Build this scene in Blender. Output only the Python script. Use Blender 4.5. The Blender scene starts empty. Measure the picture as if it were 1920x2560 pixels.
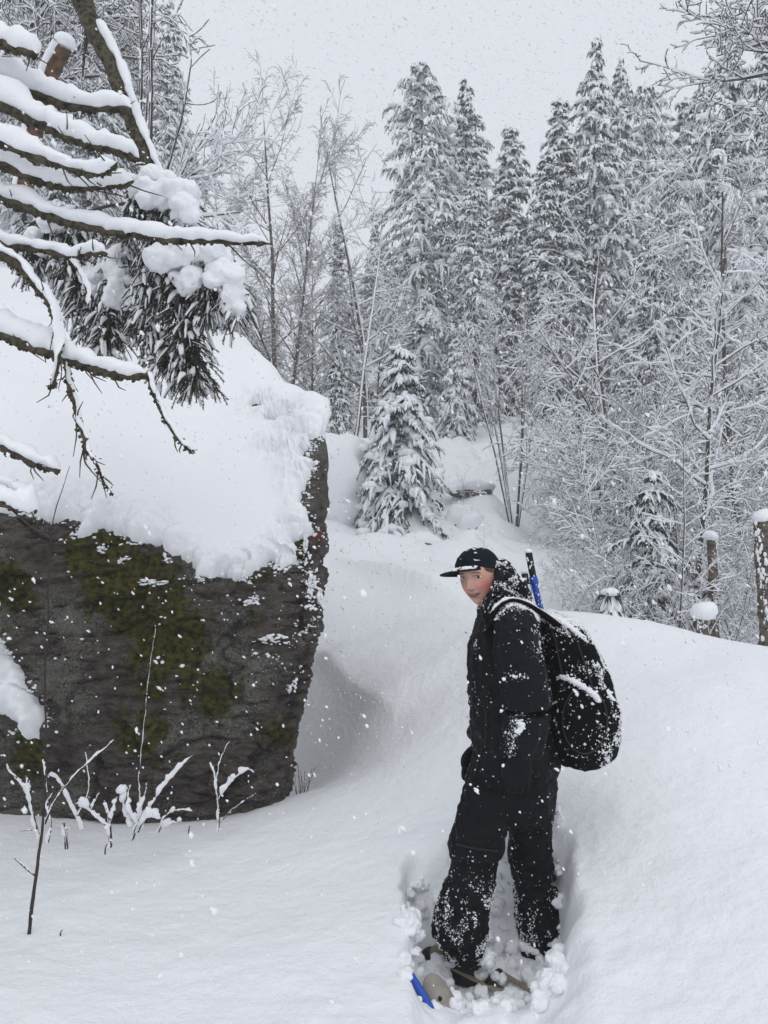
import bpy, math, random
import numpy as np

C = bpy.context.scene
COL = C.collection
R = math.radians
CAMZ = 1.85
F = 1923.0            # focal length in photo pixels (1920 x 2560)

# ------------------------------------------------------------------ camera, world, sun, exposure
cam_d = bpy.data.cameras.new('camera')
cam = bpy.data.objects.new('camera', cam_d)
COL.objects.link(cam)
cam.location = (0, 0, CAMZ)
cam.rotation_euler = (R(90), 0, 0)
cam_d.sensor_fit = 'VERTICAL'
cam_d.sensor_height = 34.6
cam_d.sensor_width = 34.6
cam_d.lens = 34.6 * F / 2560
cam_d.clip_start = 0.05
cam_d.clip_end = 400
cam_d.dof.use_dof = True
cam_d.dof.focus_distance = 3.1
cam_d.dof.aperture_fstop = 10.0
C.camera = cam

SUN_EL, SUN_AZ = R(58), R(-35)       # soft light from above, a little behind the left shoulder
world = bpy.data.worlds.new('World')
C.world = world
world.use_nodes = True
wn, wl = world.node_tree.nodes, world.node_tree.links
wn.clear()
wo = wn.new('ShaderNodeOutputWorld')
bg = wn.new('ShaderNodeBackground')
sky = wn.new('ShaderNodeTexSky')
sky.sky_type = 'NISHITA'
sky.sun_disc = False
sky.sun_elevation = SUN_EL
sky.sun_rotation = R(200)
sky.air_density = 1.5
sky.dust_density = 6.0
hs = wn.new('ShaderNodeHueSaturation')
hs.inputs['Saturation'].default_value = 0.12
mixw = wn.new('ShaderNodeMix')
mixw.data_type = 'RGBA'
mixw.inputs['Factor'].default_value = 0.88
mixw.inputs['B'].default_value = (8.3, 8.6, 9.25, 1)     # the flat grey of the cloud deck
bg.inputs['Strength'].default_value = 0.1
wl.new(sky.outputs['Color'], hs.inputs['Color'])
wl.new(hs.outputs['Color'], mixw.inputs['A'])
wl.new(mixw.outputs['Result'], bg.inputs['Color'])
wl.new(bg.outputs['Background'], wo.inputs['Surface'])

sun_d = bpy.data.lights.new('sun', 'SUN')
sun_d.energy = 0.6
sun_d.angle = R(50)
sun_d.color = (1.0, 0.98, 0.95)
sun = bpy.data.objects.new('sun', sun_d)
COL.objects.link(sun)
sun.rotation_euler = (R(90) - SUN_EL, 0, R(20))

C.view_settings.view_transform = 'Standard'
C.view_settings.look = 'None'
C.view_settings.exposure = 0.0
C.view_settings.gamma = 1.0
C.view_settings.use_curve_mapping = False
C.render.engine = 'CYCLES'
C.cycles.use_denoising = True
C.cycles.max_bounces = 8
C.cycles.diffuse_bounces = 4
C.cycles.glossy_bounces = 2
C.cycles.volume_bounces = 1
C.cycles.transparent_max_bounces = 8


def W(px, py, Y):
    """the point of the place that the photograph's pixel shows at depth Y"""
    return np.array([(px - 960) / F * Y, Y, CAMZ - (py - 1280) / F * Y])


# ------------------------------------------------------------------ numpy helpers
def smooth(a, b, x):
    t = np.clip((x - a) / (b - a), 0, 1)
    return t * t * (3 - 2 * t)


def _h(ix, iy, iz, s):
    h = (ix * 374761393 + iy * 668265263 + iz * 2147483647 + s * 974634777) & 0xFFFFFFFF
    h = ((h ^ (h >> 13)) * 1274126177) & 0xFFFFFFFF
    h = ((h ^ (h >> 16)) * 2246822519) & 0xFFFFFFFF
    return ((h ^ (h >> 15)) & 0xFFFFFF) / float(0xFFFFFF) * 2 - 1


def noise(p, scale=1.0, seed=0, octaves=1, gain=0.5):
    p = np.asarray(p, float) * scale
    tot = np.zeros(p.shape[:-1])
    amp = 1.0
    for o in range(octaves):
        i = np.floor(p).astype(np.int64)
        f = p - i
        u = f * f * f * (f * (f * 6 - 15) + 10)
        r = 0
        for dx in (0, 1):
            for dy in (0, 1):
                for dz in (0, 1):
                    w = (u[..., 0] if dx else 1 - u[..., 0]) * (u[..., 1] if dy else 1 - u[..., 1]) * (u[..., 2] if dz else 1 - u[..., 2])
                    r = r + w * _h(i[..., 0] + dx, i[..., 1] + dy, i[..., 2] + dz, seed + o * 17)
        tot += amp * r
        amp *= gain
        p = p * 2.03 + 11.7
    return tot


def mesh_np(name, V, T, smooth_shade=True):
    V = np.ascontiguousarray(np.asarray(V, np.float32).reshape(-1, 3))
    T = np.ascontiguousarray(np.asarray(T, np.int32))
    k = T.shape[1]
    me = bpy.data.meshes.new(name)
    me.vertices.add(len(V))
    me.vertices.foreach_set('co', V.ravel())
    me.loops.add(T.size)
    me.loops.foreach_set('vertex_index', T.ravel())
    me.polygons.add(len(T))
    me.polygons.foreach_set('loop_start', np.arange(0, T.size, k, dtype=np.int32))
    me.polygons.foreach_set('loop_total', np.full(len(T), k, np.int32))
    me.polygons.foreach_set('use_smooth', np.full(len(T), smooth_shade, bool))
    me.update(calc_edges=True)
    return me


class G:
    """collects pieces of ONE mesh"""
    def __init__(s):
        s.V, s.T, s.n = [], [], 0

    def add(s, V, T):
        V = np.asarray(V, float).reshape(-1, 3)
        T = np.asarray(T, np.int64)
        if T.shape[1] == 4:
            T = np.concatenate([T[:, [0, 1, 2]], T[:, [0, 2, 3]]])
        s.V.append(V)
        s.T.append(T + s.n)
        s.n += len(V)
        return s

    def arrays(s):
        return np.concatenate(s.V), np.concatenate(s.T)

    def build(s, name, mat, parent=None, smooth_shade=True, kind=None):
        V, T = s.arrays()
        return link(name, mesh_np(name, V, T, smooth_shade), mat, parent, kind)


def link(name, me, mat, parent=None, kind=None):
    o = bpy.data.objects.new(name, me)
    COL.objects.link(o)
    if mat is not None:
        me.materials.append(mat)
    if parent is not None:
        o.parent = parent
        o.matrix_parent_inverse.identity()
        if parent.type == 'EMPTY' or True:
            pass
    if kind:
        o['kind'] = kind
    return o


def tag(o, label=None, cat=None, group=None, kind=None):
    if label:
        o['label'] = label
    if cat:
        o['category'] = cat
    if group:
        o['group'] = group
    if kind:
        o['kind'] = kind
    return o


def thing(name, label, cat, group=None, loc=(0, 0, 0)):
    o = bpy.data.objects.new(name, None)
    o.empty_display_size = 0.2
    COL.objects.link(o)
    o.location = tuple(float(v) for v in loc)
    return tag(o, label, cat, group)


def copy_thing(o):
    c = o.copy()
    COL.objects.link(c)
    for ch in o.children:
        d = ch.copy()
        COL.objects.link(d)
        d.parent = c
        for g in ch.children:
            e = g.copy()
            COL.objects.link(e)
            e.parent = d
    return c


def tubes(P, RS, n=4, RU=None, off=None, U=(0, 0, 1), rng=None, jit=0.0):
    """M polylines of K points -> M tubes; RS / RU half widths (M,K) sideways / upwards"""
    P = np.asarray(P, float)
    M, K, _ = P.shape
    RS = np.broadcast_to(RS, (M, K))
    RU = RS if RU is None else np.broadcast_to(RU, (M, K))
    t = np.gradient(P, axis=1)
    t /= np.linalg.norm(t, axis=2, keepdims=True) + 1e-9
    U = np.asarray(U, float)
    side = np.cross(t, U)
    ln = np.linalg.norm(side, axis=2, keepdims=True)
    side = np.where(ln < 1e-3, np.array([1.0, 0, 0]), side / (ln + 1e-9))
    up = np.cross(side, t)
    c = P if off is None else P + up * np.asarray(off)[..., None]
    a = np.arange(n) / n * 2 * np.pi
    ca, sa = np.cos(a), np.sin(a)
    if jit and rng is not None:
        q = 1 + rng.uniform(-jit, jit, (M, K, n, 1))
    else:
        q = 1.0
    V = c[:, :, None] + q * (RS[..., None, None] * ca[:, None] * side[:, :, None] + RU[..., None, None] * sa[:, None] * up[:, :, None])
    m, k, j = np.meshgrid(np.arange(M), np.arange(K - 1), np.arange(n), indexing='ij')
    b = m * K * n
    j2 = (j + 1) % n
    T = np.stack([b + k * n + j, b + k * n + j2, b + (k + 1) * n + j2, b + (k + 1) * n + j], -1).reshape(-1, 4)
    return V.reshape(-1, 3), T


def spline(pts, K):
    """Catmull-Rom resampling of (N,D) points to K points"""
    p = np.asarray(pts, float)
    N = len(p)
    p = np.concatenate([2 * p[:1] - p[1:2], p, 2 * p[-1:] - p[-2:-1]])
    s = np.linspace(0, N - 1, K)
    i = np.minimum(s.astype(int), N - 2)
    t = (s - i).reshape((-1,) + (1,) * (p.ndim - 1))
    a, b, c, d = p[i], p[i + 1], p[i + 2], p[i + 3]
    return 0.5 * (2 * b + (c - a) * t + (2 * a - 5 * b + 4 * c - d) * t ** 2 + (3 * b - a - 3 * c + d) * t ** 3)


def ico(sub):
    t = (1 + 5 ** .5) / 2
    V = np.array([(-1, t, 0), (1, t, 0), (-1, -t, 0), (1, -t, 0), (0, -1, t), (0, 1, t), (0, -1, -t), (0, 1, -t), (t, 0, -1), (t, 0, 1), (-t, 0, -1), (-t, 0, 1)], float)
    V /= np.linalg.norm(V[0])
    T = [(0, 11, 5), (0, 5, 1), (0, 1, 7), (0, 7, 10), (0, 10, 11), (1, 5, 9), (5, 11, 4), (11, 10, 2), (10, 7, 6), (7, 1, 8), (3, 9, 4), (3, 4, 2), (3, 2, 6), (3, 6, 8), (3, 8, 9), (4, 9, 5), (2, 4, 11), (6, 2, 10), (8, 6, 7), (9, 8, 1)]
    V = [tuple(v) for v in V]
    for _ in range(sub):
        mid, T2 = {}, []

        def m(a, b):
            k = (min(a, b), max(a, b))
            if k not in mid:
                q = np.array(V[a]) + np.array(V[b])
                V.append(tuple(q / np.linalg.norm(q)))
                mid[k] = len(V) - 1
            return mid[k]
        for a, b, c in T:
            ab, bc, ca = m(a, b), m(b, c), m(c, a)
            T2 += [(a, ab, ca), (b, bc, ab), (c, ca, bc), (ab, bc, ca)]
        T = T2
    return np.array(V), np.array(T)


ICO0, ICO1, ICO2, ICO3 = ico(0), ico(1), ico(2), ico(3)
OCT = (np.array([(1, 0, 0), (-1, 0, 0), (0, 1, 0), (0, -1, 0), (0, 0, 1), (0, 0, -1)], float),
       np.array([(0, 2, 4), (2, 1, 4), (1, 3, 4), (3, 0, 4), (2, 0, 5), (1, 2, 5), (3, 1, 5), (0, 3, 5)]))


def blobs(rng, P, S, proto=ICO0, jit=0.25, rot=True):
    """lumps at P (N,3) with half sizes S (N,3)"""
    V0, T0 = proto
    N = len(P)
    V = V0[None] * (1 + rng.uniform(-jit, jit, (N, len(V0), 1)))
    V = V * np.asarray(S)[:, None]
    if rot:
        a = rng.uniform(0, 2 * np.pi, N)
        ca, sa = np.cos(a)[:, None], np.sin(a)[:, None]
        V = np.stack([V[..., 0] * ca - V[..., 1] * sa, V[..., 0] * sa + V[..., 1] * ca, V[..., 2]], -1)
    V = V + np.asarray(P)[:, None]
    T = T0[None] + (np.arange(N) * len(V0))[:, None, None]
    return V.reshape(-1, 3), T.reshape(-1, 3)


def mesh_arrays(me):
    V = np.empty(len(me.vertices) * 3, np.float32)
    me.vertices.foreach_get('co', V)
    me.calc_loop_triangles()
    T = np.empty(len(me.loop_triangles) * 3, np.int32)
    me.loop_triangles.foreach_get('vertices', T)
    return V.reshape(-1, 3).astype(float), T.reshape(-1, 3)


def scatter(rng, V, T, N, weight):
    """N random points of a surface, by area x weight(centre, normal)"""
    A, B, D = V[T[:, 0]], V[T[:, 1]], V[T[:, 2]]
    n = np.cross(B - A, D - A)
    ar = np.linalg.norm(n, axis=1)
    n /= ar[:, None] + 1e-12
    w = ar * np.clip(weight((A + B + D) / 3, n), 0, None)
    w /= w.sum()
    k = rng.choice(len(T), N, p=w)
    u, v = rng.random(N), rng.random(N)
    f = u + v > 1
    u[f], v[f] = 1 - u[f], 1 - v[f]
    return A[k] + (B - A)[k] * u[:, None] + (D - A)[k] * v[:, None], n[k]


def vnormals(V, T):
    fn = np.cross(V[T[:, 1]] - V[T[:, 0]], V[T[:, 2]] - V[T[:, 0]])
    n = np.zeros_like(V)
    for i in range(3):
        np.add.at(n, T[:, i], fn)
    return n / (np.linalg.norm(n, axis=1, keepdims=True) + 1e-12)


def remesh(V, T, voxel, smooth_it=4):
    """fuse overlapping closed shapes into one continuous surface"""
    me = mesh_np('tmp', V, T)
    o = bpy.data.objects.new('tmp', me)
    COL.objects.link(o)
    m = o.modifiers.new('r', 'REMESH')
    m.mode = 'VOXEL'
    m.voxel_size = voxel
    if smooth_it:
        s = o.modifiers.new('s', 'SMOOTH')
        s.factor = 0.5
        s.iterations = smooth_it
    dg = bpy.context.evaluated_depsgraph_get()
    me2 = bpy.data.meshes.new_from_object(o.evaluated_get(dg))
    V2, T2 = mesh_arrays(me2)
    bpy.data.objects.remove(o)
    bpy.data.meshes.remove(me)
    bpy.data.meshes.remove(me2)
    return V2, T2


def loft(rings, n=28):
    """closed stack of rings: (centre, vec a, vec b, exponent)"""
    a = np.arange(n) / n * 2 * np.pi
    V = []
    for c, va, vb, e in rings:
        ca, sa = np.cos(a), np.sin(a)
        ca, sa = np.sign(ca) * abs(ca) ** (2 / e), np.sign(sa) * abs(sa) ** (2 / e)
        V.append(np.asarray(c)[None] + ca[:, None] * np.asarray(va)[None] + sa[:, None] * np.asarray(vb)[None])
    k = len(V)
    V = np.concatenate(V + [np.asarray(rings[0][0], float)[None], np.asarray(rings[-1][0], float)[None]])
    T = []
    for i in range(k - 1):
        for j in range(n):
            j2 = (j + 1) % n
            T += [(i * n + j, i * n + j2, (i + 1) * n + j2), (i * n + j, (i + 1) * n + j2, (i + 1) * n + j)]
    for j in range(n):
        j2 = (j + 1) % n
        T += [(k * n, j2, j), (k * n + 1, (k - 1) * n + j, (k - 1) * n + j2)]
    return V, np.array(T)


def limb(pts, radii, K=14, n=20, asp=1.0):
    """closed tube along pts"""
    q = spline(np.column_stack([np.asarray(pts, float), radii]), K)
    p, r = q[:, :3], q[:, 3]
    V, T = tubes(p[None], r[None], n=n, RU=r[None] * asp)
    T = np.concatenate([T[:, [0, 1, 2]], T[:, [0, 2, 3]]])
    V = np.concatenate([V, p[:1], p[-1:]])
    k = K * n
    j = np.arange(n)
    T = np.concatenate([T, np.column_stack([np.full(n, k), (j + 1) % n, j]), np.column_stack([np.full(n, k + 1), (K - 1) * n + j, (K - 1) * n + (j + 1) % n])])
    return V, T


# ------------------------------------------------------------------ materials
def mat(name, color, rough=0.8, spec=0.3):
    m = bpy.data.materials.new(name)
    m.use_nodes = True
    b = m.node_tree.nodes['Principled BSDF']
    b.inputs['Base Color'].default_value = (*color, 1)
    b.inputs['Roughness'].default_value = rough
    b.inputs['Specular IOR Level'].default_value = spec
    return m


def nd(m, typ, **kw):
    n = m.node_tree.nodes.new(typ)
    for k, v in kw.items():
        if k in n.inputs:
            n.inputs[k].default_value = v
        else:
            setattr(n, k, v)
    return n


def lk(m, a, ao, b, bi):
    m.node_tree.links.new(a.outputs[ao], b.inputs[bi])


def noise_color(m, c1, c2, scale, detail=4, lo=0.35, hi=0.65, stretch=None, seed_obj=True):
    """base colour varies between two colours by a noise of the object's own space"""
    b = m.node_tree.nodes['Principled BSDF']
    tc = nd(m, 'ShaderNodeTexCoord')
    nz = nd(m, 'ShaderNodeTexNoise', Scale=scale, Detail=detail)
    if stretch:
        mp = nd(m, 'ShaderNodeMapping')
        mp.inputs['Scale'].default_value = stretch
        lk(m, tc, 'Object', mp, 'Vector')
        lk(m, mp, 'Vector', nz, 'Vector')
    else:
        lk(m, tc, 'Object', nz, 'Vector')
    cr = nd(m, 'ShaderNodeValToRGB')
    cr.color_ramp.elements[0].position, cr.color_ramp.elements[1].position = lo, hi
    cr.color_ramp.elements[0].color, cr.color_ramp.elements[1].color = (*c1, 1), (*c2, 1)
    lk(m, nz, 'Fac', cr, 'Fac')
    lk(m, cr, 'Color', b, 'Base Color')
    return m


def bump(m, scale, strength, dist, detail=3, prev=None):
    b = m.node_tree.nodes['Principled BSDF']
    g = nd(m, 'ShaderNodeNewGeometry')
    nz = nd(m, 'ShaderNodeTexNoise', Scale=scale, Detail=detail)
    bp = nd(m, 'ShaderNodeBump', Strength=strength, Distance=dist)
    lk(m, g, 'Position', nz, 'Vector')
    lk(m, nz, 'Fac', bp, 'Height')
    if prev:
        lk(m, prev, 'Normal', bp, 'Normal')
    lk(m, bp, 'Normal', b, 'Normal')
    return bp


SNOWC = (0.86, 0.875, 0.90)
M_ground = mat('ground_snow', SNOWC, 0.7, 0.2)
_b = bump(M_ground, 26, 0.55, 0.016, 4)
bump(M_ground, 120, 0.5, 0.006, 3, _b)
M_snow = mat('fresh_snow', SNOWC, 0.75, 0.2)
bump(M_snow, 90, 0.3, 0.006, 3)
M_flake = mat('snowflake', (0.9, 0.91, 0.93), 0.8, 0.1)
M_needle = noise_color(mat('spruce_needles', (0.05, 0.055, 0.045), 0.8), (0.024, 0.030, 0.025), (0.058, 0.062, 0.052), 3.0)
M_needle2 = noise_color(mat('near_needles', (0.03, 0.04, 0.015), 0.6), (0.026, 0.036, 0.020), (0.095, 0.105, 0.06), 14.0)
M_bark = noise_color(mat('grey_bark', (0.08, 0.07, 0.06), 0.9), (0.045, 0.04, 0.036), (0.13, 0.115, 0.10), 9.0)
M_birch = noise_color(mat('birch_bark', (0.2, 0.18, 0.16), 0.85), (0.045, 0.036, 0.028), (0.20, 0.165, 0.13), 9.0, 6, 0.35, 0.7, (1.5, 1.5, 4))
M_twig = mat('twig_bark', (0.065, 0.052, 0.047), 0.85)
M_branch = noise_color(mat('lichen_branch', (0.06, 0.05, 0.03), 0.9), (0.030, 0.024, 0.016), (0.115, 0.10, 0.065), 40.0, 5)
bump(M_branch, 160, 0.8, 0.006, 4)
M_redtwig = mat('red_twig', (0.045, 0.034, 0.030), 0.8)
M_jacket = mat('jacket_cloth', (0.0035, 0.0042, 0.0068), 0.6, 0.14)
_b = bump(M_jacket, 18, 0.5, 0.02, 3)
bump(M_jacket, 300, 0.15, 0.002, 1, _b)
M_trouser = mat('trouser_cloth', (0.0036, 0.0042, 0.0066), 0.65, 0.12)
_b = bump(M_trouser, 14, 0.5, 0.02, 3)
M_pack = mat('pack_cloth', (0.003, 0.003, 0.0034), 0.8, 0.08)
bump(M_pack, 400, 0.4, 0.002, 2)
M_pack2 = mat('pack_piping', (0.012, 0.012, 0.013), 0.5, 0.35)
M_cap = mat('cap_cloth', (0.005, 0.0075, 0.013), 0.8, 0.12)
bump(M_cap, 500, 0.3, 0.001, 1)
M_boot = mat('boot_leather', (0.012, 0.012, 0.012), 0.5)
M_red = mat('red_trim', (0.13, 0.02, 0.015), 0.6)
M_white = mat('white_print', (0.75, 0.75, 0.75), 0.6)
M_blue = mat('blue_plastic', (0.012, 0.075, 0.42), 0.35, 0.5)
M_grip = mat('black_grip', (0.012, 0.012, 0.013), 0.6)
M_beige = noise_color(mat('beige_plastic', (0.25, 0.22, 0.15), 0.5), (0.22, 0.19, 0.13), (0.29, 0.26, 0.18), 30.0)
M_greyp = noise_color(mat('grey_plastic', (0.3, 0.28, 0.25), 0.5), (0.27, 0.25, 0.22), (0.34, 0.31, 0.28), 25.0)
M_hair = noise_color(mat('brown_hair', (0.09, 0.05, 0.03), 0.6), (0.07, 0.04, 0.024), (0.17, 0.10, 0.055), 60.0)
M_eye = mat('eye_white', (0.55, 0.5, 0.47), 0.3, 0.5)
M_iris = mat('iris', (0.015, 0.015, 0.016), 0.2, 0.5)
M_wood = noise_color(mat('broken_wood', (0.18, 0.08, 0.03), 0.9), (0.035, 0.024, 0.018), (0.17, 0.085, 0.04), 14.0)


def skin_mat():
    m = mat('skin', (0.5, 0.3, 0.23), 0.5, 0.4)
    b = m.node_tree.nodes['Principled BSDF']
    at = nd(m, 'ShaderNodeAttribute', attribute_name='tone')
    lk(m, at, 'Color', b, 'Base Color')
    b.inputs['Subsurface Weight'].default_value = 0.15
    b.inputs['Subsurface Radius'].default_value = (0.01, 0.004, 0.002)
    b.inputs['Subsurface Scale'].default_value = 0.5
    return m


M_skin = skin_mat()


def rock_mat():
    m = mat('boulder_rock', (0.04, 0.04, 0.04), 0.85, 0.25)
    N = m.node_tree.nodes
    b = N['Principled BSDF']
    tc = nd(m, 'ShaderNodeTexCoord')
    mp = nd(m, 'ShaderNodeMapping')
    mp.inputs['Scale'].default_value = (1.6, 1.6, 4.5)
    lk(m, tc, 'Object', mp, 'Vector')
    n1 = nd(m, 'ShaderNodeTexNoise', Scale=6.0, Detail=10, Roughness=0.72)
    lk(m, mp, 'Vector', n1, 'Vector')
    r1 = nd(m, 'ShaderNodeValToRGB')
    r1.color_ramp.elements[0].position, r1.color_ramp.elements[1].position = 0.34, 0.68
    r1.color_ramp.elements[0].color, r1.color_ramp.elements[1].color = (0.026, 0.022, 0.019, 1), (0.21, 0.175, 0.15, 1)
    lk(m, n1, 'Fac', r1, 'Fac')
    # grey lichen: small crusts gathered in patches
    n2 = nd(m, 'ShaderNodeTexNoise', Scale=85.0, Detail=6, Roughness=0.75)
    lk(m, tc, 'Object', n2, 'Vector')
    n3 = nd(m, 'ShaderNodeTexNoise', Scale=3.2, Detail=3)
    lk(m, tc, 'Object', n3, 'Vector')
    ad = nd(m, 'ShaderNodeMath', operation='ADD')
    ml = nd(m, 'ShaderNodeMath', operation='MULTIPLY')
    ml.inputs[1].default_value = 0.6
    lk(m, n3, 'Fac', ml, 0)
    lk(m, n2, 'Fac', ad, 0)
    lk(m, ml, 'Value', ad, 1)
    r2 = nd(m, 'ShaderNodeValToRGB')
    r2.color_ramp.elements[0].position, r2.color_ramp.elements[1].position = 0.83, 0.92
    lk(m, ad, 'Value', r2, 'Fac')
    mx = nd(m, 'ShaderNodeMix', data_type='RGBA')
    mx.inputs['B'].default_value = (0.24, 0.245, 0.21, 1)
    lk(m, r2, 'Color', mx, 'Factor')
    lk(m, r1, 'Color', mx, 'A')
    # moss where it grows (attribute) broken up by noise
    at = nd(m, 'ShaderNodeAttribute', attribute_name='moss')
    n4 = nd(m, 'ShaderNodeTexNoise', Scale=16.0, Detail=7, Roughness=0.72)
    lk(m, tc, 'Object', n4, 'Vector')
    a2 = nd(m, 'ShaderNodeMath', operation='ADD')
    lk(m, at, 'Fac', a2, 0)
    lk(m, n4, 'Fac', a2, 1)
    r3 = nd(m, 'ShaderNodeValToRGB')
    r3.color_ramp.elements[0].position, r3.color_ramp.elements[1].position = 0.78, 0.98
    lk(m, a2, 'Value', r3, 'Fac')
    n5 = nd(m, 'ShaderNodeTexNoise', Scale=34.0, Detail=4)
    lk(m, tc, 'Object', n5, 'Vector')
    r4 = nd(m, 'ShaderNodeValToRGB')
    r4.color_ramp.elements[0].position, r4.color_ramp.elements[1].position = 0.35, 0.7
    r4.color_ramp.elements[0].color, r4.color_ramp.elements[1].color = (0.018, 0.022, 0.004, 1), (0.145, 0.122, 0.018, 1)
    lk(m, n5, 'Fac', r4, 'Fac')
    m2 = nd(m, 'ShaderNodeMix', data_type='RGBA')
    lk(m, r3, 'Color', m2, 'Factor')
    lk(m, mx, 'Result', m2, 'A')
    lk(m, r4, 'Color', m2, 'B')
    # faded red trail paint
    a3 = nd(m, 'ShaderNodeAttribute', attribute_name='paint')
    m3 = nd(m, 'ShaderNodeMix', data_type='RGBA')
    m3.inputs['B'].default_value = (0.22, 0.045, 0.03, 1)
    lk(m, a3, 'Fac', m3, 'Factor')
    lk(m, m2, 'Result', m3, 'A')
    lk(m, m3, 'Result', b, 'Base Color')
    bp = nd(m, 'ShaderNodeBump', Strength=1.0, Distance=0.05)
    lk(m, n1, 'Fac', bp, 'Height')
    bp2 = nd(m, 'ShaderNodeBump', Strength=0.9, Distance=0.02)
    lk(m, n2, 'Fac', bp2, 'Height')
    lk(m, bp, 'Normal', bp2, 'Normal')
    lk(m, bp2, 'Normal', b, 'Normal')
    return m


M_rock = rock_mat()

# ------------------------------------------------------------------ terrain: snow-covered ground
CP = [  # photo pixel and depth of points of the snow surface
    (0, 2560, 2.3), (500, 2560, 2.3), (960, 2560, 2.27), (1500, 2560, 2.2), (1900, 2560, 2.1),
    (0, 2300, 2.95), (500, 2300, 2.95), (1000, 2300, 2.85), (0, 2080, 3.9), (430, 2075, 4.0), (720, 1992, 4.45),
    (250, 2180, 3.4), (700, 2100, 3.75), (900, 1962, 4.35), (1000, 1905, 4.5), (1150, 1900, 4.3),
    (800, 1955, 5.3), (740, 1930, 5.6), (860, 1850, 5.6), (950, 1760, 5.6), (1050, 1700, 5.7),
    (1430, 2300, 2.68), (1500, 2000, 3.3), (1800, 1900, 3.35), (1900, 2200, 2.65), (1500, 1700, 4.5), (1400, 1900, 3.7),
    (1400, 1540, 5.6), (1494, 1547, 5.4), (1557, 1559, 5.2), (1626, 1584, 5.0), (1713, 1603, 4.9), (1807, 1621, 4.8), (1920, 1633, 4.7), (1700, 1690, 4.2), (2300, 1680, 4.6), (1250, 1545, 6.4),
    (850, 1650, 6.5), (950, 1600, 6.8), (840, 1520, 7.6), (1000, 1430, 9), (1100, 1460, 8), (1180, 1510, 7),
    (900, 1400, 10), (830, 1420, 9.2), (1000, 1372, 11), (850, 1345, 11.5), (1050, 1300, 14), (1180, 1270, 14),
    (920, 1290, 13), (1100, 1190, 16.5), (1250, 1110, 19), (1330, 1045, 21), (1200, 1115, 19), (1400, 1220, 17),
    (1500, 1640, 8), (1700, 1660, 8), (1900, 1650, 8.5), (1700, 1500, 14), (1900, 1500, 15), (1900, 1320, 26),
    (1450, 1400, 11), (1350, 1480, 9),
    (700, 1120, 17), (500, 1120, 18), (700, 1060, 30), (960, 1100, 42), (1500, 1180, 42),
    (0, 700, 9.5), (300, 760, 9.5), (-600, 500, 10), (500, 950, 10.5), (600, 1090, 12), (0, 440, 13.5), (330, 500, 13), (-900, 300, 20), (250, 560, 20),
    (-900, 2200, 3.4), (-900, 1500, 5.5)]
PTS = [W(*p) for p in CP] + [np.array(v, float) for v in (
    (0, 0, .30), (-3, .5, .3), (3, .5, .6), (0, -4, .3), (-8, -4, .6), (8, -4, .8), (7, 4, 1.2), (9, 9, .5), (20, 0, 2), (-20, 0, 4),
    (20, 20, 1.5), (45, 45, 8), (-45, 45, 16), (0, 70, 12), (60, 0, 6), (-60, 0, 14), (60, 80, 15), (-60, 80, 22), (0, 85, 14), (-15, 30, 12), (0, -15, 1))]
PTS = np.array(PTS)


def _k(a, b):
    return np.sqrt(((a[:, None, :2] - b[None, :, :2]) ** 2).sum(-1) + 0.16)


_n = len(PTS)
_A = np.zeros((_n + 3, _n + 3))
_A[:_n, :_n] = _k(PTS, PTS) - 0.02 * np.eye(_n)
_A[:_n, _n] = 1
_A[:_n, _n + 1:] = PTS[:, :2]
_A[_n:, :_n] = _A[:_n, _n:].T
_w = np.linalg.solve(_A, np.concatenate([PTS[:, 2], [0, 0, 0]]))


def drift(x, y):
    # wind-drawn edges of snow that cross the trail
    z = 0
    for a, b, w, h in ((W(770, 1400, 9.9), W(1140, 1492, 7.4), .30, .17), (W(800, 1620, 6.6), W(985, 1790, 5.3), .22, .13), (W(900, 1340, 11.2), W(1060, 1372, 10.4), .4, .10)):
        d = b[:2] - a[:2]
        L = np.hypot(*d)
        t = ((x - a[0]) * d[0] + (y - a[1]) * d[1]) / L ** 2
        q = ((x - a[0]) * d[1] - (y - a[1]) * d[0]) / L
        f = smooth(-.15, .15, t) * smooth(1.15, .8, t)
        z = z + h * f * np.where(q > 0, np.exp(-q / (w * .45)), np.exp(q / (w * 3)))
    return z


BUMPS = [(W(px_, py_, Y_), r_, h_) for px_, py_, Y_, r_, h_ in ((1000, 1330, 12.3, .55, .20), (940, 1370, 10.9, .40, .14), (1075, 1345, 12.1, .50, .22), (1120, 1285, 14, .7, .25), (1195, 1300, 13.6, .5, .25),
         (1150, 1372, 11.0, .35, .13), (1040, 1250, 15, .8, .3), (1240, 1240, 16, .7, .3), (1300, 1180, 17, .9, .35), (1085, 1200, 17, .9, .3), (900, 1385, 10.3, .45, .12), (1030, 1395, 10.2, .3, .10), (1210, 1380, 11, .4, .16), (1170, 1160, 18, .8, .3), (1260, 1320, 13, .5, .2))]


def bumps_at(x, y):
    z = 0
    for c, r_, h_ in BUMPS:
        d = np.hypot((x - c[0]) / r_, (y - c[1]) / (r_ * 1.2)) * (1 + .25 * noise(np.column_stack([x, y, 0 * x]), 2.2, 12))
        z = z + h_ * np.exp(-d ** 4)
    return z


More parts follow.
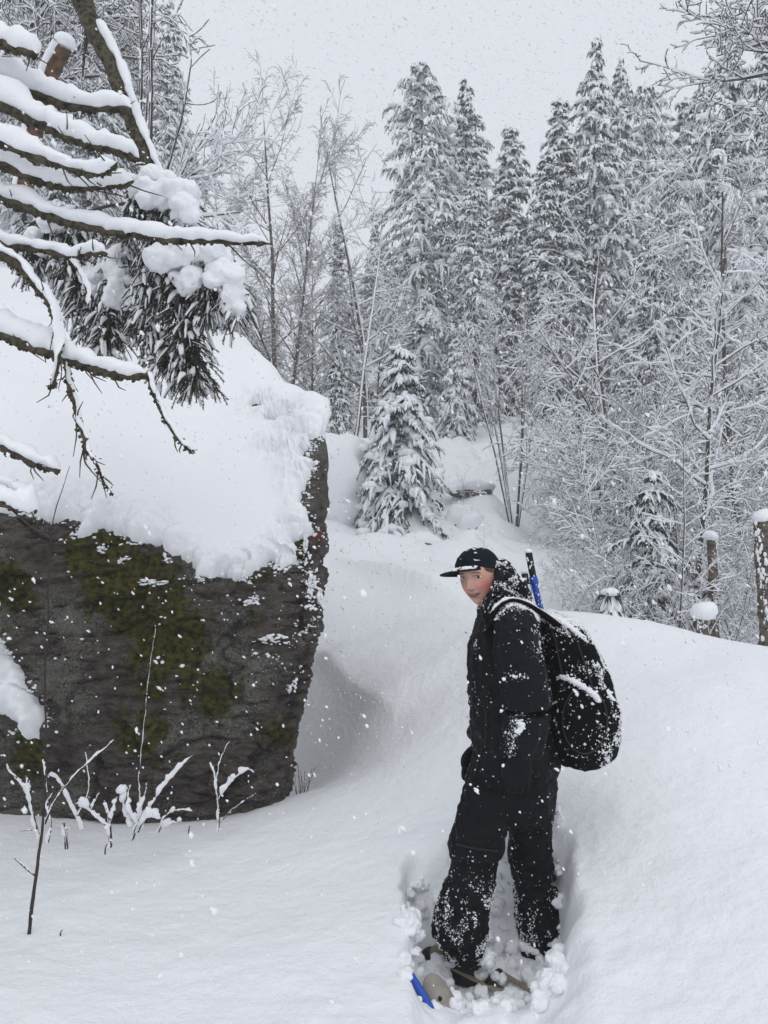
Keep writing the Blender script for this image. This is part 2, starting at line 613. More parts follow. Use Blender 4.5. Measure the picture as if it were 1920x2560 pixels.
def ground(x, y, detail=True):
    x, y = np.asarray(x, float), np.asarray(y, float)
    q = np.column_stack([x.ravel(), y.ravel()])
    z = np.empty(len(q))
    for i in range(0, len(q), 40000):
        c = q[i:i + 40000]
        z[i:i + 40000] = _k(c, PTS) @ _w[:_n] + _w[_n] + c @ _w[_n + 1:]
    x, y = q[:, 0], q[:, 1]
    # the trodden trench that leads to the walker
    e = noise(np.column_stack([x, y, 0 * x]), 9, 5, 2) * 0.02
    xr = .655 + .20 * (y - 2.9)
    tx = smooth(0.075, 0.135, x + e) * (1 - smooth(xr - .03 - .10 * smooth(2.95, 2.6, y), xr + .07 + .05 * smooth(2.95, 2.6, y), x + .6 * e))
    ty = 1 - smooth(3.06, 3.38, y + e * 2 + .12 * smooth(.45, .62, x))
    tr = tx * ty * (y > 0.3)
    floor = 0.025 + 0.05 * smooth(.45, .8, x) + 0.035 * noise(np.column_stack([x, y, 0 * x]), 11, 8, 3) + 0.20 * smooth(2.85, 2.45, y)
    z = z * (1 - tr) + floor * tr
    z = z + bumps_at(x, y)
    if detail:
        p = np.column_stack([x, y, 0 * x])
        near = np.exp(-np.hypot(x, y - 2) / 9)
        z = z + 0.02 * noise(p, 1.3, 2, 2) + near * (0.006 * noise(p, 9, 3, 2) + 0.003 * noise(p, 30, 4, 2)) + 0.07 * (1 - 2 * np.abs(noise(p, 0.8, 9, 3))) * smooth(8.5, 11.5, y) + drift(x, y)
    return z


def G0(x, y):
    return float(ground([x], [y], False)[0])


ys = np.concatenate([np.arange(-14, 1.0, 1.0), np.arange(1.0, 2.0, .06), np.arange(2.0, 3.7, .017), np.arange(3.7, 7, .035), np.arange(7, 22, .12), np.arange(22, 92, 1.2)])
xs = np.concatenate([-np.geomspace(84, 2.2, 46)[:-1], np.arange(-2.2, -.2, .035), np.arange(-.2, 1.0, .017), np.arange(1.0, 2.4, .035), np.geomspace(2.4, 84, 60)])
gx, gy = np.meshgrid(xs, ys)
gz = ground(gx, gy)
nx, ny = len(xs), len(ys)
i, j = np.meshgrid(np.arange(nx - 1), np.arange(ny - 1))
q = (j * nx + i).ravel()
tag(link('snowy_ground', mesh_np('snowy_ground', np.column_stack([gx.ravel(), gy.ravel(), gz]), np.column_stack([q, q + 1, q + nx + 1, q + nx])), M_ground), kind='structure')

# ------------------------------------------------------------------ the great boulder and its snow
ST = [
    [(-900, 2100, 4.3), (-900, 1900, 4.3), (-900, 1600, 4.3), (-900, 1280, 4.4), (-900, 1150, 4.8), (-800, 920, 6.2), (-700, 690, 8.4), (-700, 640, 9.5)],
    [(-400, 2100, 4.2), (-400, 1900, 4.18), (-400, 1600, 4.2), (-400, 1290, 4.35), (-400, 1170, 4.75), (-380, 930, 6.0), (-350, 690, 8.2), (-350, 650, 9.5)],
    [(0, 2110, 4.15), (0, 1900, 4.12), (0, 1600, 4.15), (0, 1300, 4.3), (0, 1180, 4.7), (0, 920, 6.0), (0, 705, 8.0), (0, 690, 9.2)],
    [(250, 2110, 4.12), (250, 1900, 4.08), (250, 1600, 4.12), (250, 1340, 4.35), (255, 1200, 4.8), (270, 980, 6.0), (300, 790, 8.0), (320, 780, 9.2)],
    [(480, 2100, 4.18), (480, 1900, 4.12), (480, 1650, 4.15), (480, 1430, 4.35), (480, 1310, 4.65), (490, 1070, 5.8), (505, 850, 7.6), (500, 850, 9)],
    [(640, 2060, 4.3), (645, 1900, 4.25), (650, 1650, 4.22), (655, 1430, 4.4), (655, 1310, 4.65), (645, 1110, 5.5), (605, 880, 7.2), (580, 880, 8.6)],
    [(700, 2040, 4.42), (712, 1900, 4.38), (735, 1650, 4.36), (750, 1420, 4.42), (752, 1290, 4.6), (735, 1110, 5.2), (690, 965, 6.5), (650, 970, 8)],
    [(700, 2040, 4.55), (724, 1900, 4.52), (748, 1730, 4.5), (785, 1500, 4.55), (793, 1330, 4.65), (798, 1110, 4.9), (775, 1015, 5.8), (690, 1080, 7.4)],
    [(690, 2040, 5.2), (700, 1900, 5.2), (740, 1720, 5.2), (770, 1480, 5.2), (790, 1330, 5.3), (795, 1120, 5.5), (750, 1070, 6.2), (640, 1150, 7.2)],
    [(520, 2040, 6.4), (530, 1900, 6.4), (560, 1720, 6.4), (590, 1480, 6.5), (610, 1330, 6.6), (620, 1180, 6.7), (600, 1130, 6.9), (560, 1180, 7.2)],
]
NU, NV = 420, 340
st = np.array([[W(*p) for p in s] for s in ST])
# denser sampling where the photograph sees most of it
uu = spline(st, NU)
Pg = np.stack([spline(uu[i], NV) for i in range(NU)])          # (NU,NV,3)
us = np.linspace(0, len(ST) - 1, NU)[:, None] * np.ones((1, NV))
vs = np.linspace(0, 7, NV)[None] * np.ones((NU, 1))


def gnormals(P):
    n = np.cross(np.gradient(P, axis=0), np.gradient(P, axis=1))
    return n / (np.linalg.norm(n, axis=2, keepdims=True) + 1e-9)


Ng = gnormals(Pg)
rngf = np.random.default_rng(12)
SC = np.array([1.0, 1.0, 1.9])
seeds = Pg[rngf.integers(60, 330, 150), rngf.integers(0, 200, 150)]
warp = Pg * SC + .06 * np.stack([noise(Pg, 5, 25 + k_, 2) for k_ in range(3)], -1)
d2 = ((warp[:, :, None] - (seeds * SC)[None, None]) ** 2).sum(-1) if False else None
best, second, who = np.full(Pg.shape[:2], 9e9), np.full(Pg.shape[:2], 9e9), np.zeros(Pg.shape[:2], int)
for k_, q_ in enumerate(seeds * SC):
    d_ = ((warp - q_) ** 2).sum(-1)
    nb_ = d_ < best
    second = np.where(nb_, best, np.minimum(second, d_))
    who = np.where(nb_, k_, who)
    best = np.where(nb_, d_, best)
hh_ = rngf.uniform(-.022, .022, 150)
tl_ = rngf.normal(0, .085, (150, 3))
facet = hh_[who] + ((Pg - seeds[who]) * tl_[who]).sum(-1)
crack_ = np.exp(-((np.sqrt(second) - np.sqrt(best)) / .012) ** 2)
facet = np.clip(facet, -.05, .05) - .012 * crack_ * (noise(Pg, 2.0, 28) > -.05)
strat = noise(Pg * np.array([1, 1, 7]), 3.0, 21, 4, .55)
big = noise(Pg, 1.6, 22, 3)
fine = noise(Pg * np.array([1, 1, 2.5]), 14, 23, 3, .6)
ledge = np.abs(noise(Pg * np.array([.8, .8, 3.2]), 2.2, 24, 2))
rockm = (1 - smooth(3.5, 5.0, vs))
Rg = Pg + Ng * (rockm * (facet * (1 - .55 * smooth(6.2, 6.8, us)) + (0.013 * strat + 0.012 * fine) + 0.05 * big - 0.03 * np.exp(-(ledge / .05) ** 2)) + (1 - rockm) * 0.03 * big)[..., None]
i, j = np.meshgrid(np.arange(NU - 1), np.arange(NV - 1), indexing='ij')
q = (i * NV + j).ravel()
QUADS = np.column_stack([q, q + NV, q + NV + 1, q + 1])
boulder = thing('boulder', 'huge dark mossy boulder with a thick snow cap beside the trail', 'boulder', loc=(0, 0, 0))
me = mesh_np('rock', Rg, QUADS)
ppx = 960 + Pg[..., 0] / Pg[..., 1] * F
ppy = 1280 - (Pg[..., 2] - CAMZ) / Pg[..., 1] * F


def gauss(x, y, cx, cy, sx, sy):
    return np.exp(-((x - cx) / sx) ** 2 - ((y - cy) / sy) ** 2)


moss = np.maximum.reduce([gauss(ppx, ppy, 230, 1370, 95, 70), gauss(ppx, ppy, 330, 1500, 130, 130), gauss(ppx, ppy, 420, 1630, 140, 140),
                          gauss(ppx, ppy, 520, 1700, 80, 110), .8 * gauss(ppx, ppy, 370, 1830, 90, 90), .9 * gauss(ppx, ppy, 60, 1890, 60, 80), .8 * gauss(ppx, ppy, 30, 1470, 60, 110),
                          .75 * gauss(ppx, ppy, 660, 1440, 90, 45), .8 * gauss(ppx, ppy, 750, 1370, 30, 60), .55 * gauss(ppx, ppy, 690, 1830, 60, 60), .6 * gauss(ppx, ppy, 640, 1530, 60, 50), .6 * gauss(ppx, ppy, 640, 1020, 60, 30)])
for nm, val in (('moss', moss * np.clip(.93 + .5 * noise(Pg, 4.5, 51, 3) + .3 * noise(Pg, 15, 52, 2), .2, 1.15)), ('paint', gauss(ppx, ppy, 792, 1338, 12, 12) * (us < 8) > 0.5)):
    at = me.attributes.new(nm, 'FLOAT', 'POINT')
    at.data.foreach_set('value', np.asarray(val, np.float32).ravel())
rock_o = link('rock', me, M_rock, boulder)
EDGE = [(-1200, 1230), (-400, 1262), (0, 1271), (130, 1287), (212, 1277), (190, 1342), (260, 1309), (304, 1331), (347, 1358), (401, 1363), (434, 1396), (480, 1407), (488, 1445), (542, 1445),
        (613, 1455), (678, 1401), (705, 1418), (743, 1401), (732, 1347), (781, 1336), (757, 1280), (759, 1214), (778, 1190), (783, 1166), (769, 1142), (783, 1095), (815, 1075), (840, 1040),
        (840, 700), (600, 300), (-1200, 300)]
PATCH = [(-200, 1560), (-10, 1575), (50, 1680), (85, 1740), (112, 1790), (110, 1855), (70, 1850), (40, 1810), (0, 1785), (-60, 1720), (-200, 1700)]
HOLES = [(640, 1022, 17, 8), (690, 1055, 22, 6), (690, 1150, 14, 5)]


def sdist(px, py, poly):
    P = np.stack([px, py], -1)[..., None, :]
    A = np.array(poly, float)
    B = np.roll(A, -1, 0)
    d = B - A
    t = np.clip(((P - A) * d).sum(-1) / (d ** 2).sum(-1), 0, 1)
    dist = np.sqrt((((A + d * t[..., None]) - P) ** 2).sum(-1)).min(-1)
    c = ((A[:, 1] > P[..., 1]) != (B[:, 1] > P[..., 1])) & (P[..., 0] < d[:, 0] * (P[..., 1] - A[:, 1]) / np.where(d[:, 1] == 0, 1e-9, d[:, 1]) + A[:, 0])
    return np.where(c.sum(-1) % 2 == 1, dist, -dist)


sd = np.maximum(sdist(ppx, ppy, EDGE), sdist(ppx, ppy, PATCH))
for hx, hy, hw, hh in HOLES:
    sd = np.minimum(sd, (np.sqrt(((ppx - hx) / hw) ** 2 + ((ppy - hy) / hh) ** 2) - 1) * hh * 2)
sd = sd + 9 * noise(Pg, 12, 31, 3) + 5 * noise(Pg, 45, 32, 2)
back = smooth(7.2, 7.6, us)
sd = sd * (1 - back) + back * ((Ng[..., 2] * np.sign(Ng[..., 2].mean() or 1) - .45) * 90)
tk = np.clip(sd / 45, -0.12, 1)
prof = np.where(tk > 0, np.sqrt(np.clip(1 - (1 - np.clip(tk, 0, 1)) ** 2, 0, 1)), tk * 3)
lump = (1 - smooth(12, 75, sd)) + .8 * gauss(ppx, ppy, 735, 1120, 60, 90)
th = prof * (0.095 + 0.025 * noise(Pg, 2.2, 33, 2) + lump * (0.024 * noise(Pg, 13, 34, 3) + 0.010 * noise(Pg, 34, 35, 2)))
upn = Ng * np.where(Ng[..., 2:] < -0.2, -1, 1)
sgn = np.sign((Ng[40:200, 60:140] * np.array([0, -1, 0])).sum(-1).mean())
Nout = Ng * sgn
Rg2 = Pg + Nout * 0.0
dirn = 0.75 * Nout + np.array([0, 0, .45])
dirn /= np.linalg.norm(dirn, axis=2, keepdims=True)
# the rock was displaced along Ng; rebuild it along the outward normal and put the snow on it
disp = (rockm * (facet * (1 - .55 * smooth(6.2, 6.8, us)) + (0.013 * strat + 0.012 * fine) + 0.05 * big - 0.03 * np.exp(-(ledge / .05) ** 2)) + (1 - rockm) * 0.03 * big)
# big straight-sided fracture that runs down from the right corner and undercuts the foot
for (x0, y0, x1, y1, wd, dp) in ((745, 1500, 752, 1640, 6, .05), (752, 1640, 700, 1850, 7, .06), (700, 1850, 590, 1960, 9, .08), (590, 1960, 520, 2020, 8, .05), (245, 1890, 235, 1990, 6, .05), (640, 1690, 745, 1500, 4, .0)):
    t = np.clip(((ppx - x0) * (x1 - x0) + (ppy - y0) * (y1 - y0)) / ((x1 - x0) ** 2 + (y1 - y0) ** 2), 0, 1)
    dd = np.hypot(ppx - x0 - t * (x1 - x0), ppy - y0 - t * (y1 - y0)) + 5 * noise(Pg, 20, 37, 2)
    disp = disp - dp * np.exp(-(dd / wd) ** 2) * (us < 7.3)
Rg = Pg + Nout * disp[..., None]
me.vertices.foreach_set('co', Rg.astype(np.float32).ravel())
if sgn < 0:
    me.flip_normals()
me.update()
Sg = Rg * 0 + Pg + Nout * (disp * (1 - smooth(0, 60, sd)))[..., None] + dirn * th[..., None]
keep = (th.ravel()[QUADS] > 0).any(1)
sq = QUADS[keep] if sgn > 0 else QUADS[keep][:, ::-1]
use, inv = np.unique(sq, return_inverse=True)
link('snow_cap', mesh_np('snow_cap', Sg.reshape(-1, 3)[use], inv.reshape(-1, 4)), M_snow, boulder)
# little heaps caught on the ledges of the face and along the snow's ragged lip
rng = np.random.default_rng(5)
VV, TT = Rg.reshape(-1, 3), np.concatenate([QUADS[:, [0, 1, 2]], QUADS[:, [0, 2, 3]]])
if sgn < 0:
    TT = TT[:, ::-1]
sdv, pxv, pyv = sd.ravel(), ppx.ravel(), ppy.ravel()


def rock_w(c, n):
    x = 960 + c[:, 0] / c[:, 1] * F
    y = 1280 - (c[:, 2] - CAMZ) / c[:, 1] * F
    s = np.maximum(sdist(x, y, EDGE), sdist(x, y, PATCH))
    w = np.exp(-((s + 4) / 14) ** 2) * 3 + 6 * gauss(x, y, 775, 1480, 14, 130) + 2.5 * gauss(x, y, 700, 1650, 45, 90) + .12 * gauss(x, y, 450, 1500, 300, 300) + 3 * gauss(x, y, 775, 1100, 12, 60)
    return w * np.clip(n[:, 2] + .35, 0.0, 1) ** 1.5 * (c[:, 1] < 5.2) * (s < 6)


g = G()
p, n = scatter(rng, VV, TT, 2600, rock_w)
k = noise(p, 9, 39, 2) > .02
p, n = p[k], n[k]
s = .0025 + .011 * rng.random(len(p)) ** 2.5
g.add(*blobs(rng, p + n * .002, np.column_stack([s * 1.5, s, s * .8]), ICO0, .35))
for (px_, py_, w_, h_, Y_) in ((625, 1515, 24, 12, 4.13), (665, 1597, 34, 10, 4.13), (500, 1452, 14, 12, 4.2), (612, 1460, 12, 14, 4.22), (779, 1490, 13, 34, 4.5), (765, 1465, 12, 26, 4.44), (783, 1630, 10, 34, 4.47), (780, 1400, 14, 18, 4.53),
                              (385, 1465, 40, 8, 4.13), (310, 1402, 20, 5, 4.17), (257, 1370, 18, 11, 4.22), (710, 1705, 14, 16, 4.28), (718, 1750, 9, 10, 4.32), (640, 1505, 16, 9, 4.15), (755, 1750, 8, 14, 4.45), (768, 1360, 6, 30, 4.45)):
    k = 26
    c = W(px_, py_, Y_)
    dd = np.hypot(pxv - px_, pyv - py_) + 1e3 * (us.ravel() > 7.4)
    c = VV[dd.argmin()]
    sc = c[1] / F
    P_ = c + np.column_stack([rng.normal(0, w_ * .45, k), rng.normal(0, 6, k), rng.normal(0, h_ * .45, k)]) * sc
    s = rng.uniform(.2, .5, k)
    g.add(*blobs(rng, P_, np.column_stack([s * max(w_, 12) * sc * .55, np.full(k, .012), s * max(h_, 9) * sc * .6]), ICO1, .3, rot=False))
g.build('snow_clump', M_snow, boulder, kind='stuff')

def hit(px_, py_):
    """depth at which a photo ray meets the snow"""
    Ys = np.geomspace(2.0, 60, 900)
    P_ = np.array([W(px_, py_, y) for y in Ys])
    k = np.nonzero(ground(P_[:, 0], P_[:, 1], False) >= P_[:, 2])[0]
    return float(Ys[k[0]]) if len(k) else 20.0


# dark rounded mound of snow and half-buried rocks on the slope beyond
def snowy_rock(name, label, px_, py_, Y_, sx, sy, sz, seed, cap=0.25, cat='rock', sink=.35):
    Y_ = hit(px_, py_) if Y_ is None else Y_
    c = W(px_, py_, Y_)
    zb = G0(c[0], c[1])
    t = thing(name, label, cat, loc=(c[0], c[1], zb))
    V, T = ICO3
    n = noise(V, 1.4, seed, 3)
    r = V * (1 + .24 * n[:, None]) * np.array([sx, sy, sz]) + np.array([0, 0, -sink * sz])
    link('stone', mesh_np('stone', r, T), M_rock, t)
    k = V[:, 2] + .35 * noise(V, 3, seed + 3, 2) + (.25 if cat == 'boulder' else -.15)
    m = smooth(-.15, .3, k) * cap
    r2 = r * (1 + m[:, None]) + np.array([0, 0, 1]) * (m * sz * .3)[:, None] - np.array([0, 0, .02]) * (m[:, None] <= 0)
    kp = (m[T] > 0).any(1)
    link('snow_cap', mesh_np('snow_cap', r2, T[kp]), M_snow, t)
    return t


snowy_rock('snow_covered_boulder', 'smooth rounded boulder wholly under snow left of the young spruce', 838, 1268, 12.9, 1.05, .9, 1.0, 41, .2, 'boulder', .12)
snowy_rock('rock', 'small dark rock under a snow heap beside bare twigs on the slope', 1165, 1318, None, .30, .26, .34, 43, .16, 'rock', .0)
snowy_rock('rock', 'low dark rock showing through snow below the young spruce', 1058, 1366, None, .30, .2, .17, 47, .12, 'rock', .05)
snowy_rock('rock', 'flat grey stone half buried in snow above the small dark rock', 1175, 1228, None, .42, .26, .16, 48, .2, 'rock', .05)

# ------------------------------------------------------------------ trees
WIND = np.array([-.35, -.25, 1.0])


def snow_on(P, Rb, rng, w=1.0, h=1.0, n=5, base=.006, vert=.25, lumpy=.35):
    """a ridge of snow lying on each polyline of radius Rb"""
    t = np.gradient(P, axis=1)
    t /= np.linalg.norm(t, axis=2, keepdims=True) + 1e-9
    hz = np.sqrt(np.clip(1 - t[..., 2] ** 2, 0, 1))
    f = vert + (1 - vert) * hz
    M, K = Rb.shape
    q = 1 + rng.uniform(-lumpy, lumpy, (M, K))
    end = np.ones(K)
    end[-1] = .15
    rs = (Rb * 1.05 + base) * w * f * q * end
    ru = (Rb * 0.8 + base * 1.3) * h * f * q * end
    return tubes(P, rs, n, ru, off=Rb * .55 + ru * .62, U=WIND / np.linalg.norm(WIND))


def spruce_arrays(seed, H=12.0, width=2.0, levels=34, per=5, nt=9, top_slim=0.9, droop=0.45, twig_scale=1.0, snow=1.0, bare=0.0, blades=16, irr=.45):
    rng = np.random.default_rng(seed)
    zs, az, Ls = [], [], []
    for k in range(levels):
        f = (k + .5) / levels
        z = H * (bare + (1 - bare) * f ** 0.93)
        rel = 1 - z / H
        for q in range(per):
            if rng.random() < .08:
                continue
            zs.append(z + rng.uniform(-.5, .5) * H / levels)
            az.append(2 * np.pi * (q + rng.random() * .8) / per + k * 1.9)
            Ls.append((width * rel ** top_slim + .10 * width * min(1, rel * 8 + .2)) * rng.uniform(.6, 1.12))
    zs, az, Ls = map(np.array, (zs, az, Ls))
    Ls = Ls * (1 + irr * noise(np.column_stack([np.cos(az) * 1.1, np.sin(az) * 1.1, zs * 7 / H]), 1.0, seed + 40, 2))
    Ls = np.maximum(Ls, .12)
    nb = len(zs)
    rel = 1 - zs / H
    a0 = (.25 - .45 * rel) + rng.uniform(-.12, .12, nb)
    d0 = droop * (.6 + .6 * rel) * rng.uniform(.7, 1.3, nb)
    s = np.linspace(.22, 1, nt)[None] + rng.uniform(-.05, .05, (nb, nt))
    s = np.clip(s, .1, 1.0)
    sg = np.where(np.arange(nt) % 2 == 0, 1, -1)[None] * np.ones((nb, 1))
    ph = sg * (R(52) * (1 - .75 * s ** 2)) + rng.uniform(-.5, .5, (nb, nt))
    l = (Ls[:, None] * .34 * (1.15 - s) ** .7 + .09) * rng.uniform(.5, 1.3, (nb, nt))
    l = np.minimum(l, .46 * twig_scale + .08)
    K = 5
    t = np.linspace(0, 1, K)
    X = Ls[:, None] * s
    Z = Ls[:, None] * (a0[:, None] * s - d0[:, None] * s ** 2)
    tx = X[..., None] + l[..., None] * t * np.cos(ph)[..., None]
    ty = l[..., None] * t * np.sin(ph)[..., None]
    tz = Z[..., None] - l[..., None] * (.15 * t + .85 * t ** 2) * rng.uniform(.4, 1.5, (nb, nt, 1))
    ca, sa = np.cos(az)[:, None, None], np.sin(az)[:, None, None]
    P = np.stack([tx * ca - ty * sa, tx * sa + ty * ca, tz + zs[:, None, None]], -1).reshape(-1, K, 3)
    M = len(P)
    ll = l.reshape(-1)
    # snow pads
    prof = np.array([.6, 1.0, 1.05, .8, .2])
    wv = (.024 + .085 * np.minimum(ll, .8)) * snow * rng.uniform(.4, 1.4, M)
    RS = wv[:, None] * prof * rng.uniform(.5, 1.4, (M, K))
    RU = RS * .62
    sel = rng.random(M) < np.where(s.reshape(-1) < .5, .42, .74) * min(1.0, snow)
    sv = tubes(P[sel], RS[sel], 5, RU[sel], off=RU[sel] * .75 + .01, rng=rng, jit=.28)
    # needle sprays hang below
    NB = blades
    tt = rng.random((M, NB)) * (K - 1)
    i0 = np.minimum(tt.astype(int), K - 2)
    fr = (tt - i0)[..., None]
    m = np.arange(M)[:, None]
    base = P[m, i0] * (1 - fr) + P[m, i0 + 1] * fr
    tang = P[m, i0 + 1] - P[m, i0]
    tang /= np.linalg.norm(tang, axis=2, keepdims=True) + 1e-9
    sd_ = np.cross(tang, [0, 0, 1.0])
    sd_ /= np.linalg.norm(sd_, axis=2, keepdims=True) + 1e-6
    dr = tang * rng.uniform(.2, 1.0, (M, NB, 1)) + sd_ * rng.uniform(-1, 1, (M, NB, 1)) + np.array([0, 0, 1.0]) * rng.uniform(-1.9, -.1, (M, NB, 1))
    dr /= np.linalg.norm(dr, axis=2, keepdims=True)
    ln = (.06 + .12 * np.minimum(ll, .8))[:, None, None] * rng.uniform(.6, 1.3, (M, NB, 1))
    wd = ln * rng.uniform(.07, .15, (M, NB, 1))
    b2 = np.cross(dr, rng.normal(size=(M, NB, 3)))
    b2 /= np.linalg.norm(b2, axis=2, keepdims=True) + 1e-6
    tip = base + dr * ln
    mid = base + dr * ln * .45
    V = np.stack([base, mid + b2 * wd, tip, mid - b2 * wd], 2).reshape(-1, 3)
    Tn = np.arange(M * NB * 4).reshape(-1, 4)
    # woody parts
    K2 = 6
    s2 = np.linspace(0, .95, K2)
    bx, bz = Ls[:, None] * s2, Ls[:, None] * (a0[:, None] * s2 - d0[:, None] * s2 ** 2)
    ca, sa = np.cos(az)[:, None], np.sin(az)[:, None]
    BP = np.stack([bx * ca, bx * sa, bz + zs[:, None]], -1)
    wood = G()
    wood.add(*tubes(BP, (.006 + .012 * Ls[:, None] / width) * (1 - .8 * s2), 3))
    tk = 8
    tz_ = np.linspace(-.3, H, tk)
    wob = np.column_stack([rng.normal(0, .02, tk), rng.normal(0, .02, tk), tz_])
    wood.add(*tubes(wob[None], (H * .0125 * (1 - np.linspace(0, .97, tk)))[None], 8))
    sn = G().add(*sv)
    # heaps where several twigs hold one load
    nl = nb * 3
    kb = rng.integers(0, nb, nl)
    fs = rng.uniform(.35, 1.0, nl)
    hp = np.column_stack([np.cos(az[kb]) * Ls[kb] * fs, np.sin(az[kb]) * Ls[kb] * fs, zs[kb] + Ls[kb] * (a0[kb] * fs - d0[kb] * fs ** 2) + .02]) + rng.normal(0, .05, (nl, 3)) * np.array([1, 1, .4])
    hs_ = (.03 + .075 * np.minimum(Ls[kb], 1.2)) * rng.uniform(.5, 1.25, nl) * snow
    sn.add(*blobs(rng, hp, np.column_stack([hs_ * 1.25, hs_, hs_ * .7]), ICO1, .22))
    # snow on the bare axes of the branches
    sn.add(*snow_on(BP, .012 * np.ones((nb, K2)), rng, 1.5 * snow, 1.3 * snow, 5, .012))
    # leader with its sleeve of snow
    lp = np.column_stack([rng.normal(0, .012, 8), rng.normal(0, .012, 8), np.linspace(H * .90, H + .05, 8)])
    sn.add(*tubes(lp[None], (np.array([.06, .1, .05, .09, .04, .07, .04, .01]) * snow)[None], 6))
    nd_ = G().add(V, Tn)
    return wood, nd_, sn


PROTO = {}


def make_spruce(key, **kw):
    wood, nd_, sn = spruce_arrays(**kw)
    PROTO[key] = (mesh_np('trunk', *wood.arrays()), mesh_np('needles', *nd_.arrays(), False), mesh_np('snow', *sn.arrays()), kw.get('H', 12.0))
    PROTO[key][0].materials.append(M_bark)
    PROTO[key][1].materials.append(M_needle)
    PROTO[key][2].materials.append(M_snow)


make_spruce('tall', seed=1, H=12, width=1.75, levels=44, per=5, nt=14, top_slim=.75, droop=.5)
make_spruce('ragged', seed=2, H=12, width=2.2, levels=36, per=5, nt=15, top_slim=.5, droop=.42, snow=1.1, irr=.6)
make_spruce('slim', seed=3, H=10, width=1.05, levels=40, per=5, nt=12, top_slim=.7, droop=.62)
make_spruce('broad', seed=4, H=12, width=2.7, levels=34, per=6, nt=15, top_slim=.6, droop=.5, snow=1.05)
make_spruce('young', seed=5, H=4, width=1.35, levels=20, per=7, nt=13, top_slim=.85, droop=.72, twig_scale=.6, snow=1.25, blades=18, irr=.15)
make_spruce('young2', seed=6, H=4, width=1.25, levels=14, per=5, nt=13, top_slim=.85, droop=.6, twig_scale=.6, snow=.8, blades=18)


def tree_at(kind, px_, top, Y_, name, label, group=None, rz=0.0, wide=1.0, lean=(0, 0), base=None):
    x = (px_ - 960) / F * Y_
    z0 = G0(x, Y_) if base is None else base
    ztop = CAMZ - (top - 1280) / F * Y_
    a, b, c, H = PROTO[kind]
    s = (ztop - z0 + .1) / H
    t = thing(name, label, 'tree', group, (x, Y_, z0 - .1))
    t.scale = (s * wide, s * wide, s)
    t.rotation_euler = (lean[0], lean[1], rz)
    for nm, me_, kd in (('trunk', a, None), ('crown', b, 'stuff'), ('snow', c, 'stuff')):
        o = bpy.data.objects.new(nm, me_)
        COL.objects.link(o)
        o.parent = t
        if kd:
            o['kind'] = kd
    return t


SP = 'spruces across the slope'
for a in [
    ('ragged', 1055, 158, 24, 'tallest ragged spruce left of the middle gap, its top broken and flat', .3, 1.0),
    ('tall', 1165, 205, 26.5, 'greyer spruce just behind and right of the tallest ragged spruce', 1.3, 1.15),
    ('slim', 1275, 318, 23, 'slim spruce with a narrow spire on the left edge of the sky gap', 2.2, 1.35),
    ('tall', 1185, 420, 21, 'snowy spruce in front of the ragged pair, its top at their middle', 3.4, 1.0),
    ('tall', 1488, 98, 23, 'tallest pointed spruce right of the sky gap, knobby spire', 4.1, .95),
    ('slim', 1400, 252, 22.5, 'narrow spruce close against the left of the pointed spruce', 5.2, 1.2),
    ('slim', 1362, 392, 22, 'short slim spruce at the right edge of the sky gap', .9, 1.3),
    ('tall', 1553, 152, 31, 'thin pale conifer top just behind the pointed spruce', 1.9, .75),
    ('ragged', 1612, 205, 32, 'faded conifer between the pointed spruce and the big right-hand spruce', 2.5, .8),
    ('broad', 1815, 120, 19, 'broad dense spruce under the overhanging twigs at the right edge', 3.1, .85),
    ('tall', 1925, 60, 21, 'dark spruce cut by the right edge of the picture', .4, 1.0),
    ('slim', 1722, 250, 27, 'pale slim spruce left of the broad right-hand spruce', 4.7, 1.3),
    ('slim', 845, 560, 21, 'lone narrow spruce between the birch and the crooked bare trees', 2.9, 1.1),
    ('tall', 1310, 560, 24, 'lower spruce filling the foot of the sky gap', 1.1, 1.0),
    ('tall', 1640, 520, 17.5, 'half-height spruce behind the tall snowy sapling on the right', 3.9, 1.0),
    ('young2', 840, 905, 15.2, 'small spruce with hanging boughs behind the rounded snow boulder', 1.0, .85),
    ('young', 1000, 868, 12.1, 'snow-laden young spruce at the top of the open slope', 2.0, .95),
    ('young', 1143, 850, 19.5, 'young spruce behind and right of the snow-laden one', 3.0, .85),
    ('young', 1060, 1010, 18.5, 'low spruce between the two young spruces', 4.3, .9),
    ('young2', 1628, 1180, 8.4, 'young spruce with long drooping fronds among the thicket', 5.0, 1.0),
    ('young', 1500, 1190, 11.5, 'low young spruce buried in twigs behind the blue pole handles', 5.9, .8),
    ('young', 745, 1085, 16, 'small snowy spruce peeping over the right shoulder of the boulder', 5.5, .9),
]:
    tree_at(a[0], a[1], a[2], a[3], 'spruce_tree', a[4], SP, a[5], a[6])
LH = 'spruces on the left hillside'
for a in [('broad', 120, -420, 13.5, 'large grey spruce behind the foreground branches at the upper left', .7, 1.0),
          ('tall', 285, -260, 15, 'tall spruce whose right side borders the sky behind the thin saplings', 2.1, 1.15),
          ('ragged', -120, -500, 15, 'spruce at the left picture edge behind the dead branches', 3.3, 1.0)]:
    tree_at(a[0], a[1], a[2], a[3], 'spruce_tree', a[4], LH, a[5], a[6])
tree_at('broad', 60, -200, 10.8, 'spruce_tree', 'dark spruce nearest to the dead branches on the left hillside', LH, 2.6, .75)
tree_at('tall', 225, -120, 11.8, 'spruce_tree', 'dark spruce just left of the bent trunk on the hillside', LH, 5.1, .9)
tree_at('young', 150, 420, 9.3, 'spruce_tree', 'low spruce on the snowy crest behind the dead branches', LH, 1.7, .9)
tree_at('young2', 330, 470, 9.6, 'spruce_tree', 'low spruce on the crest behind the bent trunk', LH, 4.1, .9)

